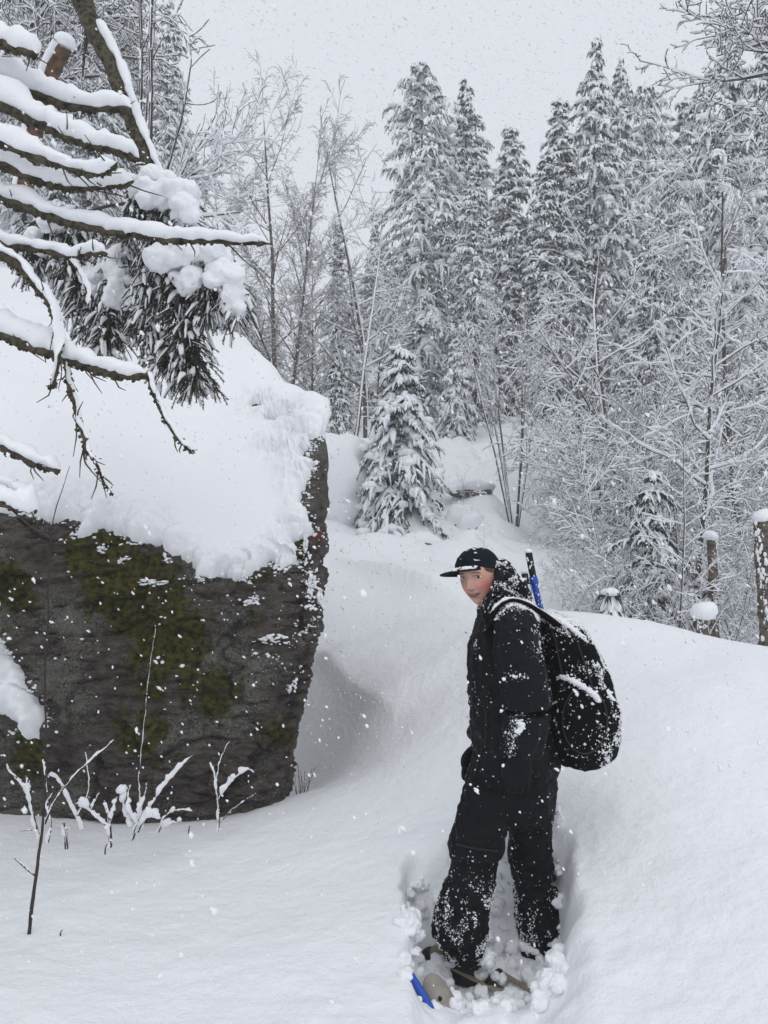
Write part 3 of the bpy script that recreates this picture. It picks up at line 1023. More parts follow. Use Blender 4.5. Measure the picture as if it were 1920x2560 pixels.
BGT = 'dim spruces at the back of the forest'
rg = random.Random(4)
for k in range(46):
    px_ = rg.uniform(520, 2250)
    Y_ = rg.uniform(29, 48)
    top = rg.uniform(560, 820) if px_ < 1340 else rg.uniform(420, 720)
    tree_at(rg.choice(['tall', 'ragged', 'broad', 'slim']), px_, top, Y_, 'spruce_tree', 'dim snow-grey spruce far back in the forest, behind the nearer trees', BGT, rg.uniform(0, 6), 1.2)
for k, px_ in enumerate((-900, -500, -300, -650, 30, 420)):
    tree_at(rg.choice(['tall', 'ragged']), px_, rg.uniform(-300, 100), rg.uniform(19, 26), 'spruce_tree', 'dim spruce high on the left hillside, behind the nearer hillside spruces', 'dim spruces on the left hillside', rg.uniform(0, 6), 1.0)


# ---- bare broadleaf trees
def grow(rng, out, p, d, L, r, lvl, P):
    K = 6
    pts = [p]
    dd = d / np.linalg.norm(d)
    step = L / (K - 1)
    for k in range(K - 1):
        dd = dd + rng.normal(0, P['wig'][lvl], 3) + np.array([0, 0, P['trop'][lvl]])
        dd /= np.linalg.norm(dd)
        pts.append(pts[-1] + dd * step)
    pts = np.array(pts)
    r1 = r * P['taper'][lvl]
    out.append((pts, r, r1, lvl))
    if lvl + 1 >= P['lv']:
        return
    nc = P['n'][lvl]
    nc = max(1, int(rng.normal(nc, nc * .2)))
    for c in range(nc):
        s = P['from'][lvl] + (1 - P['from'][lvl]) * (c + rng.random()) / nc
        s = min(s, .99)
        i = min(int(s * (K - 1)), K - 2)
        f = s * (K - 1) - i
        q = pts[i] * (1 - f) + pts[i + 1] * f
        t = pts[i + 1] - pts[i]
        t /= np.linalg.norm(t)
        a = rng.normal(size=3)
        a -= a.dot(t) * t
        a /= np.linalg.norm(a)
        ang = R(rng.normal(P['ang'][lvl], 10))
        nd_ = t * math.cos(ang) + a * math.sin(ang)
        grow(rng, out, q, nd_, L * P['len'][lvl] * rng.uniform(.6, 1.2) * (1 - P['fall'] * s), max(r + (r1 - r) * s, .002) * P['rr'][lvl], lvl + 1, P)


def bare_arrays(seed, P, starts, snow=(1, 1, .005)):
    rng = np.random.default_rng(seed)
    out = []
    for p, d, L, r in starts:
        grow(rng, out, np.array(p, float), np.array(d, float), L, r, 0, P)
    PP = np.stack([o[0] for o in out])
    f = np.linspace(0, 1, 6)
    RR = np.array([o[1] for o in out])[:, None] * (1 - f) + np.array([o[2] for o in out])[:, None] * f
    lv = np.array([o[3] for o in out])
    RR = np.maximum(RR, P.get('rmin', .0028))
    tr, tw, sn = G(), G(), G()
    tr.add(*tubes(PP[lv == 0], RR[lv == 0], 8))
    if (lv == 1).any():
        tr.add(*tubes(PP[lv == 1], RR[lv == 1], 5))
    tw.add(*tubes(PP[lv > 1], RR[lv > 1], 3))
    for sel, nn in ((lv <= 1, 6), (lv > 1, 4)):
        keep = sel & (rng.random(len(lv)) < .93)
        sn.add(*snow_on(PP[keep], RR[keep], rng, snow[0], snow[1], nn, snow[2], P.get('vert', .25)))
    return tr, tw, sn


BIRCH = dict(lv=4, n=[20, 12, 8], ang=[38, 32, 35], len=[.42, .42, .5], rr=[.5, .5, .6], taper=[.12, .2, .3, .4], wig=[.03, .07, .1, .12], trop=[.02, .05, -.02, -.10], fall=.45, rmin=.0042, vert=.12)
BIRCH['from'] = [.22, .15, .1]
CROOK = dict(lv=4, n=[11, 6, 5], ang=[62, 45, 45], len=[.38, .45, .5], rr=[.5, .55, .6], taper=[.18, .25, .3, .4], wig=[.07, .16, .2, .22], trop=[.03, .06, .04, .0], fall=.3, rmin=.0048, vert=.3)
CROOK['from'] = [.3, .2, .1]
CLUMP = dict(lv=4, n=[7, 5, 4], ang=[34, 34, 38], len=[.36, .5, .5], rr=[.5, .55, .6], taper=[.2, .25, .3, .4], wig=[.03, .09, .14, .16], trop=[.02, .06, .03, 0], fall=.3, rmin=.004, vert=.2)
CLUMP['from'] = [.42, .15, .1]
SHRUB = dict(lv=4, n=[9, 6, 5], ang=[58, 48, 45], len=[.5, .5, .5], rr=[.55, .6, .65], taper=[.3, .3, .35, .4], wig=[.09, .15, .2, .22], trop=[.0, -.02, -.03, -.02], fall=.25, rmin=.0034, vert=.3)
SHRUB['from'] = [.15, .1, .1]
ASH = dict(lv=3, n=[14, 7], ang=[58, 45], len=[.36, .45], rr=[.45, .6], taper=[.2, .3, .4], wig=[.05, .10, .13], trop=[.02, .03, .02], fall=.45, rmin=.004, vert=.25)
ASH['from'] = [.25, .15]

BP_ = {}


def make_bare(key, H, seed, P, starts, snow, bark=M_bark, twig=M_twig):
    tr, tw, sn = bare_arrays(seed, P, starts, snow)
    ms = [mesh_np('trunk', *tr.arrays()), mesh_np('twigs', *tw.arrays()), mesh_np('snow', *sn.arrays())]
    for m_, mt in zip(ms, (bark, twig, M_snow)):
        m_.materials.append(mt)
    BP_[key] = (ms, H)


Z1 = (0, 0, 1)
make_bare('birch', 10, 11, BIRCH, [((0, 0, -.3), (.0, 0, 1), 10.3, .10), ((.35, .1, -.3), (.06, .02, 1), 8.8, .075)], (.8, .6, .004), M_birch)
make_bare('birch2', 9, 12, BIRCH, [((0, 0, -.3), (.04, 0, 1), 9.3, .08)], (1, .8, .006), M_birch)
make_bare('crook', 9, 13, CROOK, [((0, 0, -.3), (.02, 0, 1), 9.0, .085)], (1.0, 1.0, .009))
make_bare('crook2', 8, 14, CROOK, [((0, 0, -.3), (-.05, 0, 1), 8.0, .07)], (1.1, 1.1, .010))
make_bare('crook3', 8, 24, dict(CROOK, n=[13, 7, 5], ang=[66, 45, 45], len=[.46, .45, .5]), [((0, 0, -.3), (-.05, 0, 1), 8.0, .065)], (1.3, 1.35, .012))
make_bare('clump', 7, 15, CLUMP, [((.05 * k, .04 * (k % 3), -.3), (.14 * (k - 2.6), .1 * ((k * 7) % 3 - 1), 1), 6.4 - .35 * abs(k - 2), .04) for k in range(6)], (.9, .9, .0058))
make_bare('shrub', 2.6, 16, SHRUB, [((.1 * math.cos(k * 1.3), .1 * math.sin(k * 1.3), -.2), (.75 * math.cos(k * 1.3), .75 * math.sin(k * 1.3), 1), 2.5, .018) for k in range(6)], (1.0, 1.05, .0062))
make_bare('shrub2', 2.6, 17, SHRUB, [((.1 * math.cos(k * 1.1), .1 * math.sin(k * 1.1), -.2), (.45 * math.cos(k * 1.1), .45 * math.sin(k * 1.1), 1), 2.6, .016) for k in range(5)], (1.0, 1.05, .0062))
make_bare('sapling', 5, 18, ASH, [((0, 0, -.2), (.03, 0, 1), 5.1, .028)], (1.1, 1.1, .0075))
make_bare('sapling2', 5, 19, ASH, [((0, 0, -.2), (-.06, 0, 1), 5.1, .03)], (1.1, 1.1, .0075))


def bare_at(kind, px_, top, Y_, name, label, group=None, rz=0.0, wide=1.0, lean=(0, 0), base=None, cat='tree'):
    x = (px_ - 960) / F * Y_
    z0 = G0(x, Y_) if base is None else base
    ztop = CAMZ - (top - 1280) / F * Y_
    ms, H = BP_[kind]
    s = max((ztop - z0) / H, .1)
    t = thing(name, label, cat, group, (x, Y_, z0))
    t.scale = (s * wide, s * wide, s)
    t.rotation_euler = (lean[0], lean[1], rz)
    for nm, me_, kd in zip(('trunk', 'twigs', 'snow'), ms, (None, 'stuff', 'stuff')):
        o = bpy.data.objects.new(nm, me_)
        COL.objects.link(o)
        o.parent = t
        if kd:
            o['kind'] = kd
    return t


BR = 'bare trees on the slope'
for a in [
    ('birch', 690, 285, 17, 'birch_tree', 'large bare birch with fine twigs behind the boulder', .3, 1.0, (0, -.01)),
    ('crook', 868, 470, 15, 'bare_tree', 'thin crooked bare tree left of the double-topped one', 1.2, .9, (0, -.06)),
    ('crook', 915, 285, 18, 'bare_tree', 'crooked bare tree with a double top against the sky', 2.6, .9, (0, 0)),
    ('crook2', 945, 690, 16, 'bare_tree', 'bare tree under the double-topped crown, in front of the tall ragged spruce', 4.0, .9, (0, .02)),
    ('birch2', 590, 480, 19, 'birch_tree', 'smaller birch left of the large one, above the boulder', 2.2, 1.0, (0, .05)),
    ('birch2', 780, 640, 20, 'birch_tree', 'slender birch between the large birch and the crooked trees', 3.7, 1.0, (0, -.03)),
    ('clump', 1280, 640, 12.8, 'multi_stem_tree', 'clump of thin bare stems rising from one foot on the slope', .5, .85, (0, 0)),
    ('sapling', 1230, 800, 19.5, 'bare_tree', 'leaning thin tree arching over the young spruces', 1.4, 1.0, (0, -.35)),
    ('crook3', 1735, 560, 9.2, 'bare_tree', 'bare tree with heavy snow on spreading limbs at right', 2.9, 1.0, (0, -.12)),
    ('sapling2', 1545, 860, 8.6, 'bare_tree', 'thin dark leaning sapling in front of the right-hand thicket', .0, .7, (0, -.13)),
    ('sapling', 1690, 1050, 7.2, 'bare_tree', 'reddish-stemmed sapling just behind the snow bank', 1.9, 1.0, (0, -.08)),
    ('crook', 1890, 480, 12, 'bare_tree', 'bare tree beside the right picture edge behind the snags', 4.4, 1.0, (0, -.05)),
    ('crook2', 1560, 520, 14, 'bare_tree', 'snow-plastered bare tree below the pointed spruce', 5.3, 1.0, (0, .03)),
    ('clump', 1470, 700, 19, 'multi_stem_tree', 'second many-stemmed bare tree right of the clump', 3.3, .9, (0, .02)),
    ('birch2', 1800, 560, 16, 'birch_tree', 'pale birch in front of the broad right-hand spruce', 1.1, 1.0, (0, -.04)),
    ('sapling', 1010, 820, 14.2, 'bare_tree', 'thin snowy sapling standing before the young spruce', 2.4, .9, (0, .06)),
]:
    bare_at(a[0], a[1], a[2], a[3], a[4], a[5], BR, a[6], a[7], a[8])
TH = 'snowy shrubs of the right-hand thicket'
sh = [(1560, 1010, 12.5), (1530, 1190, 10.2), (1600, 1060, 11.6), (1540, 1290, 9.2), (1620, 960, 13.5), (1680, 1020, 11.5), (1700, 1100, 10), (1780, 950, 12.5), (1840, 1120, 9.6),
      (1900, 1000, 11.5), (1470, 1340, 8.4), (1620, 1300, 8.0), (1860, 1300, 8.0), (1700, 900, 14), (1960, 1180, 9.5), (1780, 1330, 7.6), (1850, 840, 14), (1590, 860, 15.5), (1740, 780, 16), (1960, 760, 15), (1480, 1180, 12.0), (1530, 940, 16.5)]
SHL = {(1540, 1290): 'low snowy shrub right behind the tiny seedling', (1470, 1340): 'low snowy shrub left of the tiny seedling, nearest the blue poles', (1620, 1300): 'snowy shrub between the tiny seedling and the short stump',
       (1860, 1300): 'snowy shrub just left of the tall snag at the right edge', (1780, 1330): 'snowy shrub at the foot of the middle snag', (1480, 1180): 'leftmost tall shrub of the thicket, edging the open slope',
       (1960, 1180): 'snowy shrub behind the tall snag, cut by the right edge', (1530, 1190): 'snowy shrub left of the young spruce with drooping fronds', (1700, 1100): 'snowy shrub right behind the young spruce with drooping fronds'}
for k, (a, b, c) in enumerate(sh):
    bare_at('shrub' if k % 2 else 'shrub2', a, b, c, 'snowy_shrub', SHL.get((a, b), 'bare shrub plastered with snow, one of the tangled thicket behind the nearer shrubs'), TH, k * 1.37, rg.uniform(.65, .95), cat='shrub')
SLS = 'small shrubs on the open slope'
for k, (a, b, c, lb) in enumerate([(1160, 1180, hit(1165, 1300), 'few bare twigs rising behind the small dark rock'), (1210, 1330, 10.5, 'low twiggy shrub just left of the cap'), (930, 1230, 13.6, 'short twigs at the foot of the young spruce')]):
    bare_at('sapling', a, b, c, 'snowy_shrub', lb, SLS, k * 2.0, 1.2, cat='shrub')


# snow-capped birch snags behind the bank
def snag(name, label, px_, top, bot, Y_, r, cap, lean=0.0, seed=1):
    rng = np.random.default_rng(seed)
    a, b = W(px_, top, Y_), W(px_ + lean, bot, Y_)
    t = thing(name, label, 'tree stump', 'snow-capped birch snags behind the bank', (b[0], b[1], b[2]))
    K = 40
    f = np.linspace(0, 1, K)
    pts = (b - b)[None] * (1 - f)[:, None] + (a - b)[None] * f[:, None] + np.column_stack([.012 * noise(np.column_stack([f * 9, f * 0, f * 0 + seed]), 1), 0 * f, 0 * f])
    g = G()
    g.add(*tubes(pts[None], (r * (1.08 - .14 * f) * (1 + .10 * noise(np.column_stack([f * 11, f * 0, f * 0 + seed]), 1, 3, 2)))[None], 16, rng=rng, jit=.10, U=(0, 1, 0)))
    g.build('trunk', M_birch, t)
    V, T = ICO2
    v = V * np.array([cap, cap, cap * .85]) * (1 + .13 * noise(V, 1.9, seed, 3)[:, None])
    v[:, 2] = np.where(v[:, 2] < -.5 * cap, -.5 * cap + (v[:, 2] + .5 * cap) * .3, v[:, 2])
    v[:, 0] += .22 * cap * smooth(-.5 * cap, .8 * cap, v[:, 2]) * (1 if seed % 2 else -1)
    v = v * (1 + .10 * noise(V, 1.3, seed + 50, 2)[:, None])
    v[:, :2] *= (1 - .18 * smooth(0, -.5 * cap, v[:, 2]))[:, None]
    link('snow_cap', mesh_np('snow_cap', v + (a - b) + np.array([0, 0, cap * .35]), T), M_snow, t)
    k = 40
    ff, an = rng.random(k), rng.uniform(-2.6, -.2, k)
    k = 520
    ff, an = rng.random(k), rng.uniform(-2.8, -.1, k)
    kk = noise(np.column_stack([np.cos(an), np.sin(an), ff * 7]), 1.3, seed + 7, 2) > .1
    ff, an = ff[kk], an[kk]
    k = len(ff)
    P_ = (a - b)[None] * ff[:, None] + np.column_stack([np.cos(an), np.sin(an), 0 * an]) * r
    s = (.004 + .016 * rng.random(k) ** 2.5) * r / .08
    G().add(*blobs(rng, P_, np.column_stack([s, s * .6, s * 1.6]), ICO1, .2)).build('snow_clump', M_snow, t, kind='stuff')
    return t


snag('birch_snag', 'tall broken birch trunk with a round snow cap at the right edge', 1904, 1302, 1720, 6.6, .072, .085, 25, 1)
snag('birch_snag', 'middle birch snag with an egg-shaped snow cap in the thicket', 1778, 1347, 1720, 7.4, .045, .070, 14, 2)
snag('birch_snag', 'short birch stump under a wide snow ball just behind the bank', 1757, 1541, 1760, 6.2, .046, .10, -6, 3)


# tiny snowed-up seedling on the bank
def seedling(label, px_, top, bot, Y_):
    a, b = W(px_, top, Y_), W(px_, bot, Y_)
    t = thing('spruce_seedling', label, 'seedling', loc=b)
    h = a[2] - b[2]
    G().add(*tubes(np.array([[[0, 0, -.1], [0, 0, h * .5], [0, 0, h]]]), np.array([[.012, .01, .004]]), 6)).build('trunk', M_bark, t)
    rng = np.random.default_rng(9)
    sn, ne = G(), G()
    for z, rad, n in ((h * .97, .085, 5), (h * .80, .085, 6), (h * .60, .13, 8), (h * .46, .17, 9)):
        for k in range(n):
            an = k / n * 6.28 + rng.uniform(0, .5)
            f = np.linspace(0, 1, 6)
            dr = .12 if z > h * .9 else 1.15
            p_ = np.column_stack([np.cos(an) * rad * f, np.sin(an) * rad * f, z - dr * rad * f ** 1.6])
            sn.add(*tubes(p_[None], (np.array([.034, .036, .034, .032, .026, .008]) * rng.uniform(.8, 1.1))[None], 7))
            for q in range(10):
                bse = p_[2 + q % 4]
                tip = bse + np.array([np.cos(an) * .05, np.sin(an) * .05, -.09]) + rng.normal(0, .02, 3)
                ne.add(np.array([bse + [.008, 0, -.02], bse - [.008, 0, .02], tip]), np.array([[0, 1, 2]]))
    sn.build('snow', M_snow, t, kind='stuff')
    ne.build('crown', M_needle, t, False, kind='stuff')


seedling('tiny spruce seedling wrapped in snow with a star-shaped top on the bank', 1527, 1475, 1600, 6.5)

# ------------------------------------------------------------------ the overhanging twigs at the upper right
EL = dict(lv=4, n=[11, 7, 5], ang=[35, 38, 40], len=[.42, .45, .45], rr=[.55, .55, .6], taper=[.08, .2, .3, .4], wig=[.07, .12, .16, .2], trop=[-.03, -.02, .01, .02], fall=.3, rmin=.004, vert=.3)
EL['from'] = [.25, .2, .15]
tx = W(2330, 1500, 7.0)
oz = G0(tx[0], 7.0)
t = thing('overhanging_tree', 'bare tree outside the right edge whose snowy twigs hang into the top corner', 'tree', loc=(tx[0], 7.0, oz))
o0 = np.array([tx[0], 7.0, oz])
starts = [(W(2330, a, 7.0) - o0, W(b, c, 6.6) - W(2330, a, 7.0), np.linalg.norm(W(b, c, 6.6) - W(2330, a, 7.0)), .045) for a, b, c in ((-150, 1780, -60), (60, 1750, 60), (160, 1720, 150), (-300, 1850, -250), (240, 1840, 160))]
tr, tw, sn = bare_arrays(22, EL, starts, (.9, .8, .0055))
tr.add(*tubes(np.array([np.zeros(3), [0.05, 0, 3], [-.03, .05, 5.5], [.05, 0, 9]])[None] + [0, 0, -.2], np.array([[.16, .14, .11, .05]]), 10))
tr.build('trunk', M_bark, t)
tw.build('twigs', M_twig, t, kind='stuff')
sn.build('snow', M_snow, t, kind='stuff')

# ------------------------------------------------------------------ foreground: dead snowy branches from a tree left of the frame
rng = np.random.default_rng(3)


def snow_ridge(g, p, r, rng, h, w, n=12):
    """thick lumpy snow lying along a near branch; h, w along the points"""
    K = len(p)
    f = np.linspace(0, 1, K)
    ln = np.concatenate([[0], np.cumsum(np.linalg.norm(np.diff(p, axis=0), axis=1))])
    q = 1 + .34 * noise(np.column_stack([ln * 9, ln * 0 + p[0, 2] * 7, ln * 0]), 1, 61, 2) + .18 * noise(np.column_stack([ln * 34, ln * 0 + p[0, 2] * 7, ln * 0]), 1, 62, 2)
    endf = np.sqrt(np.clip(np.minimum(f, 1 - f) * 14, .0, 1))
    ru = h * q * endf * .55
    rs = w * (1 + .12 * noise(np.column_stack([ln * 22, ln * 0, ln * 0 + 3]), 1, 63)) * endf
    V, T = tubes(p[None], rs[None] + 1e-4, n, ru[None] + 1e-4, off=(r * .55 + ru * .75)[None], U=(-.06, -.05, 1))
    V = V + (.006 * noise(V, 28, 64, 2) + .003 * noise(V, 75, 65, 2))[:, None] * np.array([.5, .5, 1])
    g.add(V, T)


def bark_branch(parent, pts, r0, r1, K=40, h=.07, w=None, bumps=60, snow_lo=1.0, twigs=(), name='branch'):
    p = spline(np.array([W(*q) for q in pts]), K) - np.array(parent.location)
    p += np.column_stack([.004 * noise(p, 9, 71, 2), .004 * noise(p, 9, 72, 2), .004 * noise(p, 9, 73, 2)])
    r = np.linspace(r0, r1, K) * 1.02 * (1 + .16 * noise(p, 30, 74, 2))
    r[-1] *= .3
    g = G()
    g.add(*tubes(p[None], r[None], 9, rng=rng, jit=.10))
    # flaky lichen and bud scales roughen the underside
    k = bumps
    i = rng.integers(1, K - 1, k)
    an = rng.uniform(-2.9, -.2, k)
    P_ = p[i] + np.column_stack([rng.normal(0, .006, k), np.cos(an) * r[i] * .9, np.sin(an) * r[i] * .95])
    s = rng.uniform(.002, .0055, k) * (1 + r0 / .02)
    g.add(*blobs(rng, P_, np.column_stack([s, s * .7, s * .9]), ICO0, .5))
    nsp = int(bumps / 7)
    for i_ in rng.integers(3, K - 2, nsp):
        tg_ = p[i_ + 1] - p[i_]
        tg_ /= np.linalg.norm(tg_)
        dr_ = tg_ * rng.uniform(.3, 1) + rng.normal(0, .6, 3) * np.array([.6, 1, 1]) + np.array([0, 0, -.25])
        dr_ /= np.linalg.norm(dr_)
        l_ = .02 + .13 * rng.random() ** 2
        q = np.array([p[i_], p[i_] + dr_ * l_ * .55 + rng.normal(0, .004, 3), p[i_] + dr_ * l_ + rng.normal(0, .006, 3) + [0, 0, .006]])
        g.add(*tubes(q[None], np.array([[.0030, .0024, .0012]]), 5))
    for tp, tr_ in twigs:
        q = spline(np.array([W(*v) for v in tp]), 12) - np.array(parent.location)
        g.add(*tubes(q[None], np.linspace(tr_, tr_ * .4, 12)[None], 6, rng=rng, jit=.15))
    o = g.build(name, M_branch, parent)
    if h > 0:
        sgm = G()
        hh = np.linspace(h, h * snow_lo, K) * .74
        ww = (r + .004) * 1.25 if w is None else np.full(K, w)
        snow_ridge(sgm, p, r, rng, hh, ww)
        sgm.build('snow', M_snow, o)
    return o


dead = thing('dead_branch_tree', 'old conifer left of the frame, its bare dead branches carrying thick snow', 'tree', loc=(-2.05, 2.75, .3))
dl = np.array(dead.location)
G().add(*tubes(np.array([[0, 0, -.4], [.02, .02, 1.5], [.05, 0, 3], [.02, .03, 5], [0, 0, 7.5]])[None], np.array([[.15, .13, .115, .095, .05]]), 14, rng=rng, jit=.06)).build('trunk', M_branch, dead)
RT = lambda y: (-470, y, 2.75)
bark_branch(dead, [RT(20), (-150, 85, 2.7), (0, 108, 2.65), (50, 122, 2.62), (92, 135, 2.6)], .022, .013, h=.066, w=.032)
bark_branch(dead, [RT(60), (-180, 140, 2.75), (0, 198, 2.75), (48, 217, 2.75), (145, 255, 2.75), (241, 270, 2.72), (328, 276, 2.7)], .024, .012, h=.085, w=.034, snow_lo=.8, twigs=[([(265, 268, 2.72), (290, 252, 2.70), (305, 243, 2.69)], .004)], bumps=120)
bark_branch(dead, [RT(150), (-180, 210, 2.68), (0, 262, 2.65), (96, 310, 2.65), (169, 342, 2.65), (217, 359, 2.65), (289, 378, 2.65), (350, 397, 2.66)], .026, .008, h=.10, w=.036, snow_lo=.6, bumps=120)
bark_branch(dead, [RT(260), (-150, 325, 2.6), (0, 360, 2.6), (72, 386, 2.6), (145, 410, 2.58), (207, 431, 2.56), (260, 429, 2.55), (292, 405, 2.55)], .020, .006, h=.075, w=.028, snow_lo=.7, bumps=90, twigs=[([(130, 404, 2.58), (160, 402, 2.57), (182, 394, 2.56)], .004)])
bark_branch(dead, [RT(330), (-150, 385, 2.7), (0, 415, 2.7), (87, 448, 2.7), (159, 468, 2.7), (241, 470, 2.68), (309, 462, 2.66), (335, 452, 2.66)], .020, .007, h=.075, w=.028, snow_lo=.8, bumps=140)
bark_branch(dead, [RT(420), (-150, 455, 2.75), (0, 495, 2.72), (72, 520, 2.7), (145, 547, 2.68), (241, 571, 2.65), (337, 586, 2.63), (434, 598, 2.6), (530, 602, 2.58), (678, 609, 2.55)], .024, .007, K=64, h=.085, w=.031, snow_lo=.5, bumps=150, twigs=[([(225, 568, 2.66), (255, 585, 2.64), (300, 602, 2.62), (340, 588, 2.6)], .004)])
bark_branch(dead, [RT(560), (-150, 590, 2.6), (0, 610, 2.6), (72, 620, 2.6), (169, 640, 2.6), (217, 633, 2.58), (266, 628, 2.56)], .016, .006, h=.062, w=.024, snow_lo=.6, bumps=90)
bark_branch(dead, [(169, 641, 2.6), (195, 670, 2.6), (214, 716, 2.6), (222, 760, 2.6)], .005, .003, K=16, h=.022, w=.009, bumps=10)
bark_branch(dead, [RT(520), (-150, 560, 2.5), (0, 636, 2.5), (48, 670, 2.5), (92, 718, 2.5), (116, 742, 2.5), (135, 786, 2.5), (145, 829, 2.5), (148, 892, 2.5), (140, 940, 2.5), (130, 974, 2.5)], .017, .004, K=64, h=.045, w=.02, snow_lo=.05, bumps=140, twigs=[([(148, 880, 2.5), (154, 930, 2.5), (146, 972, 2.5)], .003)])
bark_branch(dead, [RT(780), (-150, 790, 2.6), (0, 832, 2.58), (72, 865, 2.57), (145, 889, 2.56), (217, 917, 2.55), (289, 935, 2.54), (368, 934, 2.53)], .024, .011, K=50, h=.08, w=.031, snow_lo=.8, bumps=170)
bark_branch(dead, [(366, 931, 2.53), (374, 946, 2.53), (382, 978, 2.53), (402, 1026, 2.53), (430, 1078, 2.53), (458, 1109, 2.53), (484, 1137, 2.53)], .0075, .0035, K=30, h=.025, w=.010, snow_lo=.5, bumps=60)
bark_branch(dead, [(166, 893, 2.55), (170, 930, 2.55), (175, 970, 2.55), (185, 1010, 2.55), (195, 1054, 2.55), (209, 1094, 2.55), (219, 1121, 2.55), (239, 1157, 2.55), (259, 1201, 2.55), (281, 1241, 2.55)], .009, .004, K=44, h=.014, w=.008, bumps=140, twigs=[([(209, 1100, 2.55), (211, 1149, 2.55), (225, 1173, 2.55), (253, 1205, 2.55)], .004)])
bark_branch(dead, [RT(1000), (-150, 1055, 2.5), (0, 1113, 2.5), (60, 1141, 2.5), (99, 1161, 2.5), (152, 1176, 2.5)], .02, .009, h=.065, w=.03, snow_lo=.7, bumps=90)
bark_branch(dead, [RT(1080), (-150, 1160, 2.45), (0, 1213, 2.45), (32, 1229, 2.45), (76, 1247, 2.45)], .015, .006, h=.055, w=.024, bumps=50)
bark_branch(dead, [RT(1180), (-150, 1220, 2.35), (0, 1257, 2.35), (48, 1271, 2.35), (94, 1274, 2.35)], .016, .005, h=.075, w=.03, bumps=60)


# ---- the bent spruce whose top hangs down over the boulder
bent = thing('bent_spruce', 'spruce bent over the boulder, its snow-loaded green top hanging down', 'tree', loc=(-4.9, 6.4, 2.2))
bl = np.array(bent.location)
arch = [(-4.9, 6.4, 1.6), (-4.8, 6.2, 4.5), (-4.2, 5.6, 6.2), (-3.0, 4.8, 6.2)] + [tuple(W(*v)) for v in ((120, -300, 4.2), (180, -90, 3.9), (205, 0, 3.8), (240, 85, 3.75), (280, 165, 3.7), (306, 240, 3.65), (330, 305, 3.65), (355, 370, 3.6), (378, 430, 3.6), (392, 500, 3.6), (398, 590, 3.6), (405, 680, 3.65))]
ap = spline(np.array(arch), 110) - bl
ar = np.interp(np.linspace(0, 1, 110), [0, .45, .8, 1], [.10, .042, .030, .012]) * (1 + .08 * noise(ap, 20, 81, 2))
g = G()
g.add(*tubes(ap[None], ar[None], 12, rng=rng, jit=.10))
i = rng.integers(40, 95, 300)
an = rng.uniform(0, 6.28, 300)
s = rng.uniform(.003, .008, 300)
g.add(*blobs(rng, ap[i] + np.column_stack([np.cos(an), np.sin(an), 0 * an]) * ar[i][:, None], np.column_stack([s, s, s]), ICO0, .5))
for tp, r_ in (([(215, 60, 3.78), (214, 110, 3.76), (210, 150, 3.76), (206, 192, 3.76)], .012),):
    q = spline(np.array([W(*v) for v in tp]), 12) - bl
    g.add(*tubes(q[None], np.linspace(r_, r_ * .3, 12)[None], 8, rng=rng, jit=.15))
bt = g.build('trunk', M_branch, bent)
sg_ = G()
ps = ap[50:98] + np.array([.02, -.015, .0])
V, T = tubes(ps[None], (ar[50:98] * .75 * (1 + .4 * noise(ps, 14, 83, 2)))[None], 9, (ar[50:98] * .55 * (1 + .4 * noise(ps, 11, 84, 2)))[None], off=(ar[50:98] * .75)[None], U=(.8, -.25, .5))
sg_.add(V + .005 * noise(V, 30, 85)[:, None], T)
sg_.build('snow', M_snow, bt)


def needle_shoots(rng, base, dirs, L, n_need, nl, g, wood):
    """shoots (N) each with a brush of needles"""
    N = len(base)
    K = 4
    f = np.linspace(0, 1, K)
    end = dirs * L[:, None]
    P = base[:, None] + end[:, None] * f[None, :, None] + np.array([0, 0, -1]) * (L[:, None, None] * .25 * f[None, :, None] ** 2)
    wood.add(*tubes(P, np.full((N, K), .0022), 3))
    tt = rng.random((N, n_need)) * (K - 1)
    i0 = np.minimum(tt.astype(int), K - 2)
    fr = (tt - i0)[..., None]
    m = np.arange(N)[:, None]
    b = P[m, i0] * (1 - fr) + P[m, i0 + 1] * fr
    tg = P[m, i0 + 1] - P[m, i0]
    tg /= np.linalg.norm(tg, axis=2, keepdims=True) + 1e-9
    rd = rng.normal(size=(N, n_need, 3))
    rd -= (rd * tg).sum(-1, keepdims=True) * tg
    rd /= np.linalg.norm(rd, axis=2, keepdims=True)
    d = tg * .75 + rd * .8
    tip = b + d * nl * rng.uniform(.7, 1.2, (N, n_need, 1))
    sd2 = np.cross(d, rng.normal(size=(N, n_need, 3)))
    sd2 /= np.linalg.norm(sd2, axis=2, keepdims=True) + 1e-9
    wv = .0016
    V = np.stack([b - sd2 * wv, b + sd2 * wv, tip], 2).reshape(-1, 3)
    g.add(V, np.arange(N * n_need * 3).reshape(-1, 3))
    return P


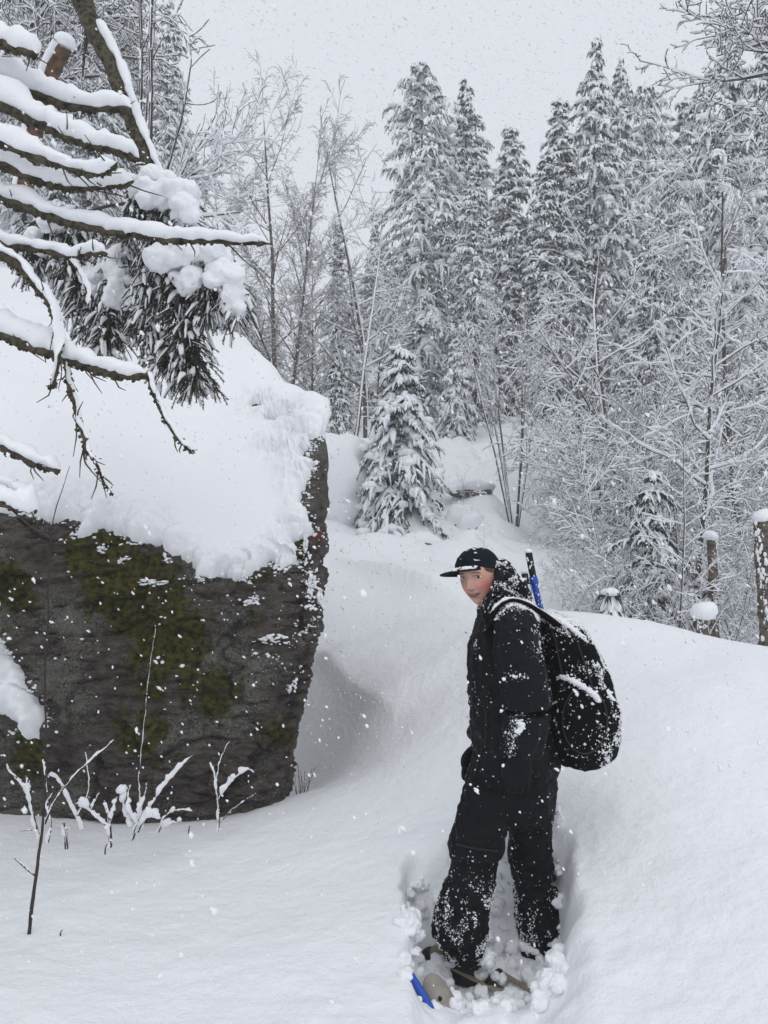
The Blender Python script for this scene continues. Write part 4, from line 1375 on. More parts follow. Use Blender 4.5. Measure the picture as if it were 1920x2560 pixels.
def bough(pts, n_, spread, sh_len, snow_amt, pad, seed, down=.65, first=0.0):
    rng = np.random.default_rng(seed)
    n = int(n_ * 1.7)
    p = spline(np.array([W(*v) for v in pts]), 30) - bl
    wood, nee, sn = G(), G(), G()
    wood.add(*tubes(p[None], np.linspace(.009, .003, 30)[None], 6))
    i = rng.integers(int(first * 29), 30, n)
    base = p[i]
    out = rng.normal(size=(n, 3)) * np.array([1, 1, .25])
    out /= np.linalg.norm(out, axis=1, keepdims=True)
    # second-order twigs away from the bough axis
    b2 = base + out * rng.uniform(0, spread, n)[:, None] + np.array([0, 0, -1]) * rng.uniform(0, spread * .8, n)[:, None]
    wood.add(*tubes(np.stack([base, (base + b2) / 2 + [0, 0, .01], b2], 1), np.full((n, 3), .0028), 3))
    d = out * .55 + np.array([0, 0, -down]) + rng.normal(0, .25, (n, 3))
    d /= np.linalg.norm(d, axis=1, keepdims=True)
    L = rng.uniform(.45, 1.0, n) * sh_len
    P = needle_shoots(rng, b2, d, L, 52, .013, nee, wood)
    # snow: pads on the shoots that face up, and bigger heaps along the top of the bough
    k = rng.random(n) < min(1, snow_amt * 1.5)
    Q = P[k]
    m = len(Q)
    if m:
        rr = (.0028 + .0095 * rng.random((m, 1)) ** 2.2) * np.array([.7, 1.2, .85, .4]) * rng.uniform(.4, 1.5, (m, 4))
        sn.add(*tubes(Q, rr * 1.15, 5, rr * .8, off=rr * .7 + .003, U=(-.3, -.5, .8), rng=rng, jit=.3))
    for (px_, py_, Y_, w_, h_, c_) in pad:
        c = W(px_, py_, Y_) - bl
        sc = Y_ / F
        P_ = c + np.clip(rng.normal(size=(c_, 3)), -1.3, 1.3) * np.array([w_ * .45 * sc, .05, h_ * .38 * sc])
        s = rng.uniform(.026, .044, c_)
        hv_, ht_ = remesh(*blobs(rng, P_, np.column_stack([s * 1.05, s, s * .85]), ICO1, .12), .0085, 16)
        if len(hv_):
            sn.add(hv_ + vnormals(hv_, ht_) * (.004 + .009 * noise(hv_, 24, 66, 4, .6))[:, None], ht_)
    o = wood.build('bough', M_twig, bent)
    nee.build('needles', M_needle2, o, False, 'stuff')
    sn.build('snow', M_snow, o, kind='stuff')


bough([(375, 440, 3.6), (430, 480, 3.55), (465, 540, 3.5), (478, 580, 3.5)], 110, .09, .07, .35, [(425, 490, 3.5, 90, 45, 60), (395, 460, 3.55, 50, 30, 24), (465, 540, 3.46, 30, 50, 24)], 201)
bough([(380, 440, 3.62), (350, 490, 3.65), (340, 540, 3.65)], 60, .06, .06, .45, [(355, 475, 3.6, 30, 30, 14)], 202)
bough([(395, 560, 3.6), (430, 620, 3.55), (462, 700, 3.5), (480, 800, 3.5), (490, 900, 3.5), (492, 945, 3.5)], 190, .10, .085, .22, [(435, 645, 3.45, 90, 42, 60), (470, 700, 3.45, 40, 40, 20)], 203)
bough([(400, 590, 3.58), (480, 600, 3.5), (540, 640, 3.48), (578, 700, 3.46), (590, 780, 3.46)], 150, .085, .085, .35, [(520, 625, 3.44, 60, 40, 34), (562, 690, 3.42, 46, 50, 36), (585, 745, 3.42, 26, 60, 22)], 204)
bough([(400, 600, 3.62), (375, 690, 3.6), (366, 780, 3.6), (390, 850, 3.58), (425, 915, 3.55)], 170, .09, .08, .5, [], 205)
bough([(405, 640, 3.6), (425, 720, 3.56), (452, 820, 3.54), (470, 930, 3.52)], 170, .09, .085, .3, [], 206)
bough([(500, 620, 3.5), (520, 700, 3.46), (525, 790, 3.46)], 90, .07, .08, .3, [(510, 650, 3.44, 30, 30, 12)], 207)
bough([(395, 520, 3.65), (330, 560, 3.75), (300, 640, 3.8), (282, 720, 3.8), (275, 800, 3.8), (270, 850, 3.8)], 170, .08, .08, .4, [(285, 660, 3.75, 24, 60, 20), (292, 740, 3.75, 20, 50, 14)], 208)
bough([(390, 500, 3.7), (250, 520, 3.9), (180, 560, 4.0), (170, 640, 4.0), (215, 720, 4.0), (245, 790, 4.0)], 190, .10, .08, .4, [(150, 560, 3.95, 60, 24, 20), (235, 700, 3.95, 40, 50, 18)], 209, first=.3)
bough([(180, 560, 4.0), (110, 560, 4.1), (85, 600, 4.1), (95, 660, 4.1)], 90, .07, .07, .45, [(105, 610, 4.05, 30, 40, 14)], 210)
bough([(410, 640, 3.64), (360, 660, 3.8), (335, 720, 3.85), (350, 800, 3.85)], 110, .08, .08, .5, [(345, 740, 3.8, 30, 60, 16)], 211)


bough([(330, 470, 3.9), (310, 560, 3.95), (318, 640, 3.95), (338, 720, 3.95), (345, 800, 3.95)], 120, .09, .08, .45, [(318, 600, 3.9, 26, 60, 14)], 212, first=.2)
bough([(250, 520, 4.0), (262, 610, 4.05), (285, 700, 4.05), (292, 790, 4.05), (280, 860, 4.05)], 120, .09, .08, .45, [], 213, first=.2)
bough([(170, 540, 4.1), (150, 600, 4.15), (165, 690, 4.15), (205, 770, 4.15), (230, 820, 4.15)], 120, .09, .08, .45, [(165, 640, 4.1, 26, 50, 12)], 214, first=.2)
bough([(120, 540, 4.2), (70, 570, 4.25), (60, 620, 4.25), (80, 690, 4.25)], 80, .08, .08, .5, [], 215, first=.2)


# ---- slender saplings and the arching twigs on the crest
def twig_plant(name, label, cat, stems, base, mat_=M_redtwig, group=None, snow_h=.012, n=7):
    """stems: lists of photo points with depth, radius at foot and tip; every stem one 'stem' part with its snow"""
    t = thing(name, label, cat, group, base)
    b = np.array(base, float)
    for st_, r0, r1, sh in stems:
        K = max(10, 5 * len(st_))
        p = spline(np.array([W(*v) for v in st_]), K) - b
        p = p + .003 * np.column_stack([noise(p, 12, 91), noise(p, 12, 92), 0 * p[:, 0]])
        r = np.linspace(r0, r1, K)
        o = G().add(*tubes(p[None], r[None], 6, rng=rng, jit=.1)).build('stem', mat_, t)
        if sh > 0:
            tg = np.gradient(p, axis=0)
            tg /= np.linalg.norm(tg, axis=1, keepdims=True)
            hz = np.sqrt(1 - tg[:, 2] ** 2)
            q = np.clip(.30 + .9 * noise(p + len(st_), 26, 93, 3), 0.05, 1.0) * .62
            f = np.linspace(0, 1, K)
            ru = sh * (.2 + .8 * hz) * q * np.clip((1 - f) * 8, 0, 1) + .0006
            sv_, st2 = tubes(p[None], (r + .62 * ru)[None], 8, ru[None], off=(r * .6 + ru * .7)[None], U=(-.35, -.35, 1))
            gs_ = G().add(sv_ + .0035 * np.stack([noise(sv_, 70, 94 + k_, 2) for k_ in range(3)], -1), st2)
            kk_ = rng.integers(0, K, 8)
            s_ = ru[kk_] * rng.uniform(.5, .9, 8) + .002
            gs_.add(*blobs(rng, p[kk_] + np.column_stack([0 * s_, 0 * s_ - .002, r[kk_] + ru[kk_]]), np.column_stack([s_, s_, s_ * .9]), ICO1, .2))
            gs_.build('snow', M_snow, o)
    return t


def foot(px_, py_, Y_):
    p = W(px_, py_, Y_)
    return (p[0], p[1], p[2])


twig_plant('sapling', 'leftmost of the two straight thin saplings reaching out of the top', 'sapling', [
    ([(372, 760, 7.2), (366, 450, 7.2), (352, 300, 7.2), (354, 150, 7.2), (349, -40, 7.2)], .024, .014, .02),
    ([(354, 130, 7.2), (385, 60, 7.1), (410, 42, 7.1), (412, 18, 7.1)], .006, .003, .01), ([(360, 380, 7.2), (372, 200, 7.1), (385, 90, 7.1), (388, 10, 7.1)], .008, .004, .008)], foot(372, 760, 7.2), M_twig, 'thin saplings on the crest')
twig_plant('sapling', 'right of the two straight thin saplings, dark against the sky', 'sapling', [
    ([(366, 770, 7.0), (370, 470, 7.0), (378, 260, 7.0), (376, 100, 7.0), (380, -40, 7.0)], .024, .015, .016),
    ([(378, 60, 7.0), (400, 50, 6.9)], .005, .003, .006), ([(380, 150, 7.0), (400, 110, 6.9), (411, 84, 6.9)], .006, .003, .006), ([(376, 210, 7.0), (392, 198, 6.9)], .005, .003, .006)], foot(366, 770, 7.0), M_twig, 'thin saplings on the crest')
twig_plant('sapling', 'forked dark twig standing alone against the sky', 'sapling', [
    ([(375, 770, 6.2), (395, 560, 6.2), (413, 450, 6.2), (432, 375, 6.2), (455, 290, 6.2), (468, 220, 6.2), (477, 150, 6.2), (470, 85, 6.2), (445, 40, 6.2)], .013, .004, .006),
    ([(474, 92, 6.2), (500, 75, 6.2), (524, 48, 6.2)], .004, .003, .007), ([(478, 125, 6.2), (510, 118, 6.2), (537, 113, 6.2)], .004, .0025, .008), ([(475, 170, 6.2), (500, 145, 6.2), (524, 122, 6.2)], .004, .003, .007),
    ([(463, 258, 6.2), (500, 262, 6.2), (530, 255, 6.2), (550, 236, 6.2)], .004, .0025, .008), ([(432, 375, 6.2), (445, 300, 6.2), (458, 180, 6.2)], .004, .002, .003),
    ([(455, 290, 6.2), (440, 240, 6.2), (425, 250, 6.2)], .003, .002, .004)], foot(375, 770, 6.2), M_twig, 'thin saplings on the crest')
ARC = dict(lv=3, n=[12, 6], ang=[40, 40], len=[.45, .5], rr=[.45, .6], taper=[.25, .3, .4], wig=[.08, .13, .16], trop=[-.005, -.02, -.02], fall=.3, rmin=.003, vert=.3)
ARC['from'] = [.2, .15]
c = W(375, 560, 8.0)
t = thing('arching_tree', 'bare tree arching to the right above the hanging spruce top', 'tree', loc=c)
sts = [(np.zeros(3), W(a, b, 7.8) - c, np.linalg.norm(W(a, b, 7.8) - c) * 1.05, .022) for a, b in ((560, 310), (610, 300), (560, 400), (480, 420), (600, 520), (520, 600))]
tr, tw, sn = bare_arrays(31, ARC, sts, (1.1, 1.0, .007))
tr.add(*tubes(np.array([[[-.1, 0, -1.0], [0, 0, -.4], [0.02, 0, .1]]]), np.array([[.05, .045, .03]]), 8))
tr.build('trunk', M_bark, t)
tw.build('twigs', M_twig, t, kind='stuff')
sn.build('snow', M_snow, t, kind='stuff')
# leaning broken trunk with orange wood
c = W(60, 480, 8.4)
t = thing('broken_trunk', 'leaning broken trunk with orange splintered wood behind the dead branches', 'tree', loc=c)
p = spline(np.array([W(60, 480, 8.4), W(95, 280, 8.2), (W(130, 180, 8.0)), W(162, 118, 7.9)]), 16) - c
o = G().add(*tubes(p[None], np.linspace(.09, .075, 16)[None], 10, rng=rng, jit=.1)).build('trunk', M_wood, t)
g = G()
ru = np.full(16, .05)
g.add(*tubes(p[None], np.full((1, 16), .08), 8, ru[None], off=np.full((1, 16), .08), U=(-1, -.2, .4), rng=rng, jit=.1))
g.add(*blobs(rng, p[-1:] + [0, 0, .06], np.array([[.11, .10, .08]]), ICO2, .05))
g.build('snow', M_snow, o)
TOPB = dict(lv=4, n=[8, 6, 4], ang=[50, 50, 45], len=[.5, .5, .5], rr=[.5, .55, .6], taper=[.3, .3, .4, .5], wig=[.1, .18, .22, .22], trop=[-.03, -.02, 0, 0], fall=.3, rmin=.0045, vert=.25)
TOPB['from'] = [.15, .15, .1]
c = W(-60, 520, 9.5)
t = thing('gnarled_tree', 'gnarled tree with twisting snowy twigs in the upper left corner', 'tree', loc=c)
sts = [(np.array([0, 0, h]), W(a, b, 9.3) - c - np.array([0, 0, h]), 2.2, .03) for a, b, h in ((150, 50, 1.6), (200, 20, 2.2), (120, 120, 1.3), (220, 160, 1.4), (60, -20, 2.2), (260, 90, 1.9), (180, -60, 2.6), (90, 200, 1.0))]
tr, tw, sn = bare_arrays(33, TOPB, sts, (.9, .9, .006))
tr.add(*tubes(np.array([[[0, 0, -.5], [.03, 0, 1], [0, 0, 2.2], [.1, 0, 3.6]]]), np.array([[.1, .09, .07, .03]]), 8))
tr.build('trunk', M_bark, t)
tw.build('twigs', M_twig, t, kind='stuff')
sn.build('snow', M_snow, t, kind='stuff')

# ---- twigs and small shrubs at the foot of the boulder
SB = 'small snowy shrubs at the foot of the boulder'
twig_plant('sapling', 'tallest thin stem in the left foreground, bent, with one side twig', 'sapling', [
    ([(72, 2335, 2.86), (85, 2240, 2.88), (92, 2180, 2.9), (100, 2120, 2.95), (108, 2060, 3.0), (113, 1960, 3.0), (115, 1850, 3.0), (112, 1700, 3.02), (120, 1560, 3.02), (122, 1420, 3.02), (127, 1340, 3.05), (140, 1270, 3.08), (160, 1210, 3.1), (175, 1165, 3.1)], .0072, .0011, 0),
    ([(90, 2190, 2.9), (62, 2170, 2.88), (36, 2146, 2.86)], .0035, .0025, .003), ([(113, 2060, 3.0), (135, 2010, 3.0), (160, 1970, 3.0), (200, 1925, 3.0), (240, 1890, 3.0), (285, 1850, 3.0)], .0045, .002, .012),
    ([(118, 1980, 3.0), (112, 1920, 3.0), (106, 1900, 3.0)], .003, .002, .012)], foot(72, 2335, 2.86), M_redtwig)
twig_plant('twiggy_shrub', 'snow-wrapped upright shrub right behind the bent stem', 'shrub', [
    ([(97, 2095, 3.45), (85, 2040, 3.45), (68, 1985, 3.45), (45, 1950, 3.45), (25, 1930, 3.45), (18, 1910, 3.45)], .006, .003, .025),
    ([(97, 2095, 3.45), (82, 2020, 3.44), (70, 1970, 3.44), (66, 1940, 3.44)], .006, .004, .04), ([(120, 2107, 3.42), (128, 2060, 3.42), (118, 2010, 3.42), (130, 1985, 3.42)], .004, .003, .035), ([(80, 2075, 3.45), (52, 2078, 3.45)], .003, .002, .006)], foot(97, 2095, 3.45), M_twig, SB)
twig_plant('twiggy_shrub', 'leaning snowy stem between the bent stem and the stump twig', 'shrub', [
    ([(207, 2073, 3.7), (195, 2040, 3.7), (172, 2000, 3.7), (155, 1965, 3.7), (140, 1945, 3.7), (120, 1938, 3.7)], .009, .004, .022), ([(195, 2040, 3.7), (220, 1990, 3.7), (222, 1940, 3.7), (215, 1880, 3.7)], .004, .002, .01)], foot(207, 2073, 3.7), M_twig, SB)
twig_plant('twiggy_shrub', 'short broken stub with snow on it beside the stems', 'shrub', [([(166, 2122, 3.35), (164, 2090, 3.35), (160, 2058, 3.35)], .008, .006, .02), ([(165, 2115, 3.35), (168, 2080, 3.35), (167, 2065, 3.35)], .004, .003, .01)], foot(166, 2122, 3.35), M_twig, SB)
twig_plant('twiggy_shrub', 'lichen-grey forked stem holding snow in its fork', 'shrub', [
    ([(275, 2118, 3.4), (276, 2070, 3.4), (272, 2030, 3.4), (262, 2005, 3.4)], .009, .005, .05), ([(276, 2070, 3.4), (285, 2030, 3.4), (292, 1995, 3.4)], .005, .003, .05), ([(274, 2065, 3.4), (250, 2050, 3.4), (225, 2030, 3.4), (208, 2015, 3.4), (190, 2010, 3.4)], .006, .003, .045), ([(225, 2030, 3.4), (235, 2005, 3.4), (247, 1985, 3.4)], .004, .003, .03)], foot(275, 2118, 3.4), M_twig, SB)
twig_plant('twiggy_shrub', 'widest shrub of the row, a star of snow-thick twigs', 'shrub', [
    ([(332, 2098, 3.45), (345, 2060, 3.45), (352, 2020, 3.45), (350, 1980, 3.45), (347, 1950, 3.45), (352, 1900, 3.45), (362, 1800, 3.45), (368, 1720, 3.45), (378, 1640, 3.45), (388, 1565, 3.45)], .0045, .0007, .004),
    ([(340, 2080, 3.44), (320, 2040, 3.44), (310, 2000, 3.44), (300, 1985, 3.44)], .005, .003, .06), ([(345, 2075, 3.43), (375, 2020, 3.43), (400, 1980, 3.43), (420, 1955, 3.43), (450, 1920, 3.43), (482, 1886, 3.43)], .006, .002, .04),
    ([(345, 2080, 3.4), (362, 2050, 3.4), (380, 2040, 3.4), (400, 2048, 3.4)], .005, .003, .05), ([(355, 2070, 3.42), (330, 2030, 3.42), (322, 1985, 3.42), (328, 1960, 3.42)], .005, .003, .055), ([(350, 2040, 3.42), (362, 1990, 3.42), (366, 1960, 3.42)], .005, .003, .06), ([(330, 2100, 3.38), (342, 2060, 3.38), (355, 2030, 3.38)], .004, .002, .01)], foot(332, 2098, 3.45), M_twig, SB)
twig_plant('twiggy_shrub', 'low sprawling snowy twig right of the star-shaped shrub', 'shrub', [
    ([(395, 2080, 3.6), (412, 2045, 3.6), (430, 2030, 3.6), (455, 2025, 3.6), (480, 2028, 3.6)], .006, .003, .04), ([(400, 2070, 3.6), (430, 2058, 3.6), (455, 2052, 3.6)], .004, .002, .028)], foot(395, 2080, 3.6), M_twig, SB)
twig_plant('twiggy_shrub', 'rightmost twiggy shrub, forked, against the dark rock', 'shrub', [
    ([(545, 2076, 3.75), (548, 2030, 3.75), (545, 1990, 3.75), (540, 1960, 3.75), (535, 1930, 3.75), (525, 1905, 3.75)], .006, .003, .03), ([(546, 2000, 3.75), (570, 1965, 3.75), (595, 1940, 3.75), (620, 1925, 3.75), (635, 1930, 3.75)], .004, .0015, .04),
    ([(540, 1960, 3.75), (548, 1910, 3.75), (560, 1880, 3.75), (575, 1855, 3.75)], .003, .0015, .008), ([(548, 2060, 3.75), (575, 2030, 3.75), (600, 2010, 3.75), (640, 1985, 3.75)], .003, .0015, .006)], foot(545, 2076, 3.75), M_twig, SB)
for k, (a, b, c_, d, Y_, lb) in enumerate(((262, 2130, 268, 2110, 3.3, 'short twig tip poking from the snow below the forked stem'), (472, 2086, 475, 2065, 3.6, 'tiny twig tip poking from the snow right of the row'), (150, 2338, 156, 2325, 2.85, 'curled grass-like twig by the foot of the tallest stem'), (1062, 1645, 1060, 1612, 6.4, 'lone short twig standing in the open snow left of the person'))):
    twig_plant('twig', lb, 'twig', [([(a, b + 6, Y_), ((a + c_) / 2 - 2, (b + d) / 2, Y_), (c_, d, Y_)], .0035 * Y_ / 3.3, .002 * Y_ / 3.3, 0)], foot(a, b, Y_), M_twig)

# ------------------------------------------------------------------ the walker
PERSON_Y = 3.0
person = thing('person', 'person in black cap, jacket and trousers looking back over the shoulder', 'person', loc=(.52, 3.0, .02))
pl = np.array(person.location)
rng = np.random.default_rng(77)


def S(px_, Y=PERSON_Y):
    return px_ * Y / F


def stack(rows, Y, e=2.3, n=32):
    """rows: (py, xmin, xmax, half depth[, Y])"""
    r = []
    for q in rows:
        y = q[4] if len(q) > 4 else Y
        c = W((q[1] + q[2]) / 2, q[0], y)
        r.append((c, (S((q[2] - q[1]) / 2, y), 0, 0), (0, q[3], 0), e))
    return loft(r, n)


# head: local x right, y forward, z up
hf = np.array([-math.sin(R(37)), -math.cos(R(37)), -.06])
hf /= np.linalg.norm(hf)
hu = np.array([-.19, -.03, .98])
hu -= hu.dot(hf) * hf
hu /= np.linalg.norm(hu)
hr = np.cross(hf, hu)
HC = W(1201, 1443, 3.0)
HB = np.stack([hr, hf, hu])             # rows: local axes in world


def head2w(v):
    return np.asarray(v) @ HB + HC


nu, nv = 128, 110
th_ = np.linspace(0, 2 * np.pi, nu, endpoint=False)
fi = np.linspace(.03, np.pi - .03, nv)
TH_, FI = np.meshgrid(th_, fi)
hx, hy, hz = np.sin(FI) * np.sin(TH_), np.sin(FI) * np.cos(TH_), np.cos(FI)


def head_shape(x, y, z):
    X, Y, Zz = x * .073, y * .092, z * .113
    low = np.clip(-Zz / .113, 0, 1)
    X = X * (1 - .34 * low ** 1.6)
    Y = np.where(Y < 0, Y * (1 - .35 * low), Y * (1 - .10 * low))
    fr = smooth(.0, .5, y)

    def gs(cx, cz, sx, sz):
        return np.exp(-((X - cx) / sx) ** 2 - ((Zz - cz) / sz) ** 2)
    d = .017 * gs(0, -.030, .0105, .013) + .010 * gs(0, -.012, .008, .02) + .004 * gs(.011, -.034, .006, .006) + .004 * gs(-.011, -.034, .006, .006)
    d += -.010 * gs(.031, .006, .015, .011) - .010 * gs(-.031, .006, .015, .011) + .004 * gs(0, .03, .05, .009)
    d += .004 * gs(.038, -.030, .018, .018) + .006 * gs(-.038, -.030, .018, .018)
    d += .005 * gs(0, -.0545, .018, .0045) - .007 * gs(0, -.0605, .020, .0032) + .006 * gs(0, -.067, .015, .0048) - .003 * gs(0, -.077, .018, .005) + .009 * gs(0, -.095, .018, .014)
    Y = Y + d * fr
    return np.stack([X, Y, Zz], -1)


HV = head_shape(hx, hy, hz).reshape(-1, 3)
i, j = np.meshgrid(np.arange(nv - 1), np.arange(nu), indexing='ij')
j2 = (j + 1) % nu
HT = np.stack([i * nu + j, (i + 1) * nu + j, (i + 1) * nu + j2, i * nu + j2], -1).reshape(-1, 4)
HT = np.concatenate([HT[:, [0, 1, 2]], HT[:, [0, 2, 3]]])
top_i, bot_i = len(HV), len(HV) + 1
HV = np.concatenate([HV, HV[:nu].mean(0)[None], HV[-nu:].mean(0)[None]])
jj = np.arange(nu)
HT = np.concatenate([HT, np.column_stack([np.full(nu, top_i), jj, (jj + 1) % nu]), np.column_stack([np.full(nu, bot_i), (nv - 1) * nu + (jj + 1) % nu, (nv - 1) * nu + jj])])
g = G().add(head2w(HV), HT)
g.add(*limb([head2w((0, -.025, -.05)), W(1240, 1500, 3.04), W(1258, 1550, 3.06), W(1262, 1620, 3.06)], [.052, .058, .09, .11], 12, 20))
for sd_ in (-1, 1):
    g.add(*limb([head2w((sd_ * .074, -.012, .016)), head2w((sd_ * .079, -.018, .0)), head2w((sd_ * .072, -.008, -.022))], [.009, .013, .006], 6, 8))
V, T = remesh(*g.arrays(), .0024, 1)
L = (V - HC) @ HB.T
skin = np.array([.56, .34, .27])
tone = np.tile(skin, (len(V), 1))


def blend(mask, col):
    global tone
    tone = tone * (1 - mask[:, None]) + np.array(col) * mask[:, None]


def lg(cx, cz, sx, sz):
    return np.exp(-((L[:, 0] - cx) / sx) ** 2 - ((L[:, 2] - cz) / sz) ** 2) * (L[:, 1] > .0)


for sd_ in (-1, 1):
    blend((.78 + .22 * noise(L, 70, 6, 2)) * np.exp(-((L[:, 0] - sd_ * .054) / .028) ** 2 - ((L[:, 2] + .028) / .034) ** 2) * (L[:, 1] > -.03), (.52, .13, .13))
    blend(.35 * lg(sd_ * .031, .006, .016, .010), (.20, .095, .075))  # shade of the eye sockets painted into the skin tone
    blend(.9 * lg(sd_ * .0075, -.041, .0035, .003), (.06, .02, .015))  # nostril shade, painted as dark spots
blend(.3 * lg(0, -.03, .012, .014), (.52, .17, .14))
mz = -.0612 + 9.0 * L[:, 0] ** 2
lip = np.clip(lg(0, -.0545, .021, .0045) + lg(0, -.0675, .019, .005), 0, 1) * (L[:, 1] > .05)
blend(np.clip(lip * .8, 0, 1), (.32, .10, .09))
blend(np.clip(1.5 * np.exp(-(L[:, 0] / .024) ** 4 - ((L[:, 2] - mz) / .0048) ** 2) * (L[:, 1] > .04), 0, 1), (.04, .010, .010))
blend(np.clip(1.2 * np.exp(-(L[:, 0] / .016) ** 4 - ((L[:, 2] - mz - .0022) / .0017) ** 2) * (L[:, 1] > .04), 0, 1), (.45, .42, .39))
blend(np.clip(.30 * (1 + noise(L, 60, 5, 2)), 0, 1) * .25, (.45, .2, .16))
me = mesh_np('body', V - pl, T)
ca = me.color_attributes.new('tone', 'FLOAT_COLOR', 'POINT')
ca.data.foreach_set('color', np.column_stack([tone, np.ones(len(tone))]).astype(np.float32).ravel())
body = link('body', me, M_skin, person)
for sd_ in (-1, 1):
    # eye set into its socket, iris turned to the camera, lid and brow
    ey = np.array([sd_ * .031, .0, .0065])
    fr = (abs(L[:, 0] - ey[0]) < .004) & (abs(L[:, 2] - ey[2]) < .004) & (L[:, 1] > .03)
    ysurf = L[fr, 1].mean() if fr.any() else .075
    ey[1] = ysurf - .0072
    V_, T_ = ICO2
    G().add(head2w(V_ * .0105 + ey) - pl, T_).build('eye', M_eye, person)
    look = np.array([0, 0, CAMZ]) - head2w(ey)
    look /= np.linalg.norm(look)
    ctr = head2w(ey) + look * .0075
    G().add(ctr - pl + V_ * .0058, T_).build('iris', M_iris, person)
    for zz, rr, w_, nm, m_ in ((.0118, .0011, .0150, 'eyelash', M_hair), (.0225, .0018, .017, 'eyebrow', M_hair)):
        f = np.linspace(-1, 1, 9)
        P_ = np.column_stack([ey[0] + f * w_, np.full(9, .0), zz + (.0035 if nm == 'eyelash' else .003) * (1 - f ** 2) - .001 * f * sd_])
        P_[:, 1] = [L[(abs(L[:, 0] - a) < .004) & (abs(L[:, 2] - b) < .004) & (L[:, 1] > .02), 1].max(initial=.04) for a, b in P_[:, [0, 2]]]
        P_[:, 1] += .0003 if nm == 'eyelash' else -.0003
        G().add(*limb(head2w(P_) - pl, np.full(9, rr) * np.sqrt(np.clip(1.05 - f ** 2, .05, 1)), 14, 6)).build(nm, m_, person)
# hair at the temple under the cap
g = G()
for k in range(150):
    sd_ = 1 if k % 2 else -1
    y_ = rng.uniform(-.02, .056)
    pts_ = []
    z_ = rng.uniform(.030, .040)
    for q in range(4):
        zz_ = z_ - q * rng.uniform(.008, .013) * (1.1 if y_ < .015 else .62 - 5 * (y_ - .02))
        xx_ = .073 * math.sqrt(max(.05, 1 - (y_ / .092) ** 2 - (zz_ / .113) ** 2)) * (1 - .34 * max(0, -zz_ / .113) ** 1.6)
        pts_.append((sd_ * (xx_ + .0015), y_ - q * .003 + rng.normal(0, .001), zz_))
    g.add(*limb(head2w(pts_) - pl, [.0022, .0022, .0018, .0006], 7, 5))
g.build('hair', M_hair, person, kind='stuff')

# jacket: torso, two sleeves, high collar and bunched hood, fused into one cloth
g = G()
g.add(*stack([(1505, 1222, 1322, .12), (1528, 1203, 1334, .19), (1560, 1192, 1344, .215), (1621, 1173, 1352, .20), (1712, 1172, 1354, .185), (1796, 1179, 1362, .182), (1868, 1185, 1385, .188), (1905, 1191, 1394, .192), (1916, 1193, 1394, .19)], 3.06))
g.add(*limb([W(1282, 1535, 2.90), W(1290, 1580, 2.83), W(1302, 1660, 2.80), W(1316, 1745, 2.79), W(1315, 1820, 2.79), W(1306, 1885, 2.79)], [.062, .086, .086, .088, .080, .066], 24, 24))
g.add(*limb([W(1270, 1535, 3.22), W(1255, 1600, 3.30), W(1245, 1700, 3.33), W(1225, 1780, 3.28), W(1200, 1850, 3.22)], [.07, .085, .08, .075, .055], 20, 20))
g.add(*stack([(1400, 1248, 1268, .035, 3.10), (1420, 1236, 1283, .07, 3.09), (1445, 1230, 1303, .10, 3.08), (1470, 1226, 1318, .115, 3.07), (1495, 1212, 1327, .125, 3.06), (1520, 1198, 1332, .135, 3.05), (1548, 1196, 1338, .15, 3.05), (1575, 1200, 1340, .17, 3.05)], 3.06))
# collar roll in front of the chin and the folded hood behind
g.add(*limb([W(1234, 1482, 3.0), W(1219, 1508, 2.95), W(1212, 1532, 2.93), W(1228, 1548, 2.93)], [.012, .018, .022, .02], 12, 12))
g.add(*limb([W(1240, 1440, 3.0), W(1272, 1448, 2.98), W(1303, 1472, 2.98), W(1318, 1500, 3.0)], [.018, .026, .03, .026], 12, 12))
g.add(*limb([W(1242, 1412, 2.98), W(1250, 1440, 2.935), W(1246, 1468, 2.92), W(1230, 1492, 2.925), W(1216, 1512, 2.93)], [.014, .020, .021, .019, .016], 16, 14))
g.add(*limb([W(1225, 1475, 2.97), W(1258, 1490, 2.945), W(1292, 1512, 2.945), W(1312, 1525, 2.98)], [.014, .022, .024, .02], 12, 12))
V, T = remesh(*g.arrays(), .0075, 5)
N_ = vnormals(V, T)
fold = noise(V * np.array([1, 1, .55]), 17, 101, 2)
V = V + N_ * (.007 * (1 - np.abs(fold) * 2) + .004 * noise(V * np.array([1, 1, 1.8]), 30, 102, 2))[:, None]
jacket_arr = (V, T)
jacket = link('jacket', mesh_np('jacket', V - pl, T), M_jacket, person)
# cuff tab, zip pull cords, chest mark
G().add(*limb([W(1281, 1877, 2.705), W(1288, 1876, 2.70), W(1295, 1877, 2.705)], [.0028, .003, .0028], 6, 6)).build('cuff_tab', M_wood, jacket)
g = G()
g.add(*limb([W(1193, 1528, 2.93), W(1190, 1540, 2.93), W(1194, 1550, 2.93), W(1199, 1553, 2.93)], [.0018, .0018, .004, .003], 10, 6))
g.add(*limb([W(1203, 1548, 2.93), W(1201, 1560, 2.93), W(1203, 1572, 2.93)], [.0016, .0016, .002], 8, 6))
g.add(*limb([W(1200, 1579, 2.96), W(1190, 1582, 2.955), W(1183, 1585, 2.955)], [.002, .005, .002], 8, 6))
g.build('drawcord', M_grip, jacket)


def ray_hit(px_, py_, V, T):
    """depth of the nearest surface point on a photo ray (for sewing marks onto cloth)"""
    x = 960 + V[:, 0] / V[:, 1] * F
    y = 1280 - (V[:, 2] - CAMZ) / V[:, 1] * F
    d = np.hypot(x - px_, y - py_)
    m = d < 12
    return V[m, 1].min() if m.any() else V[d.argmin(), 1]


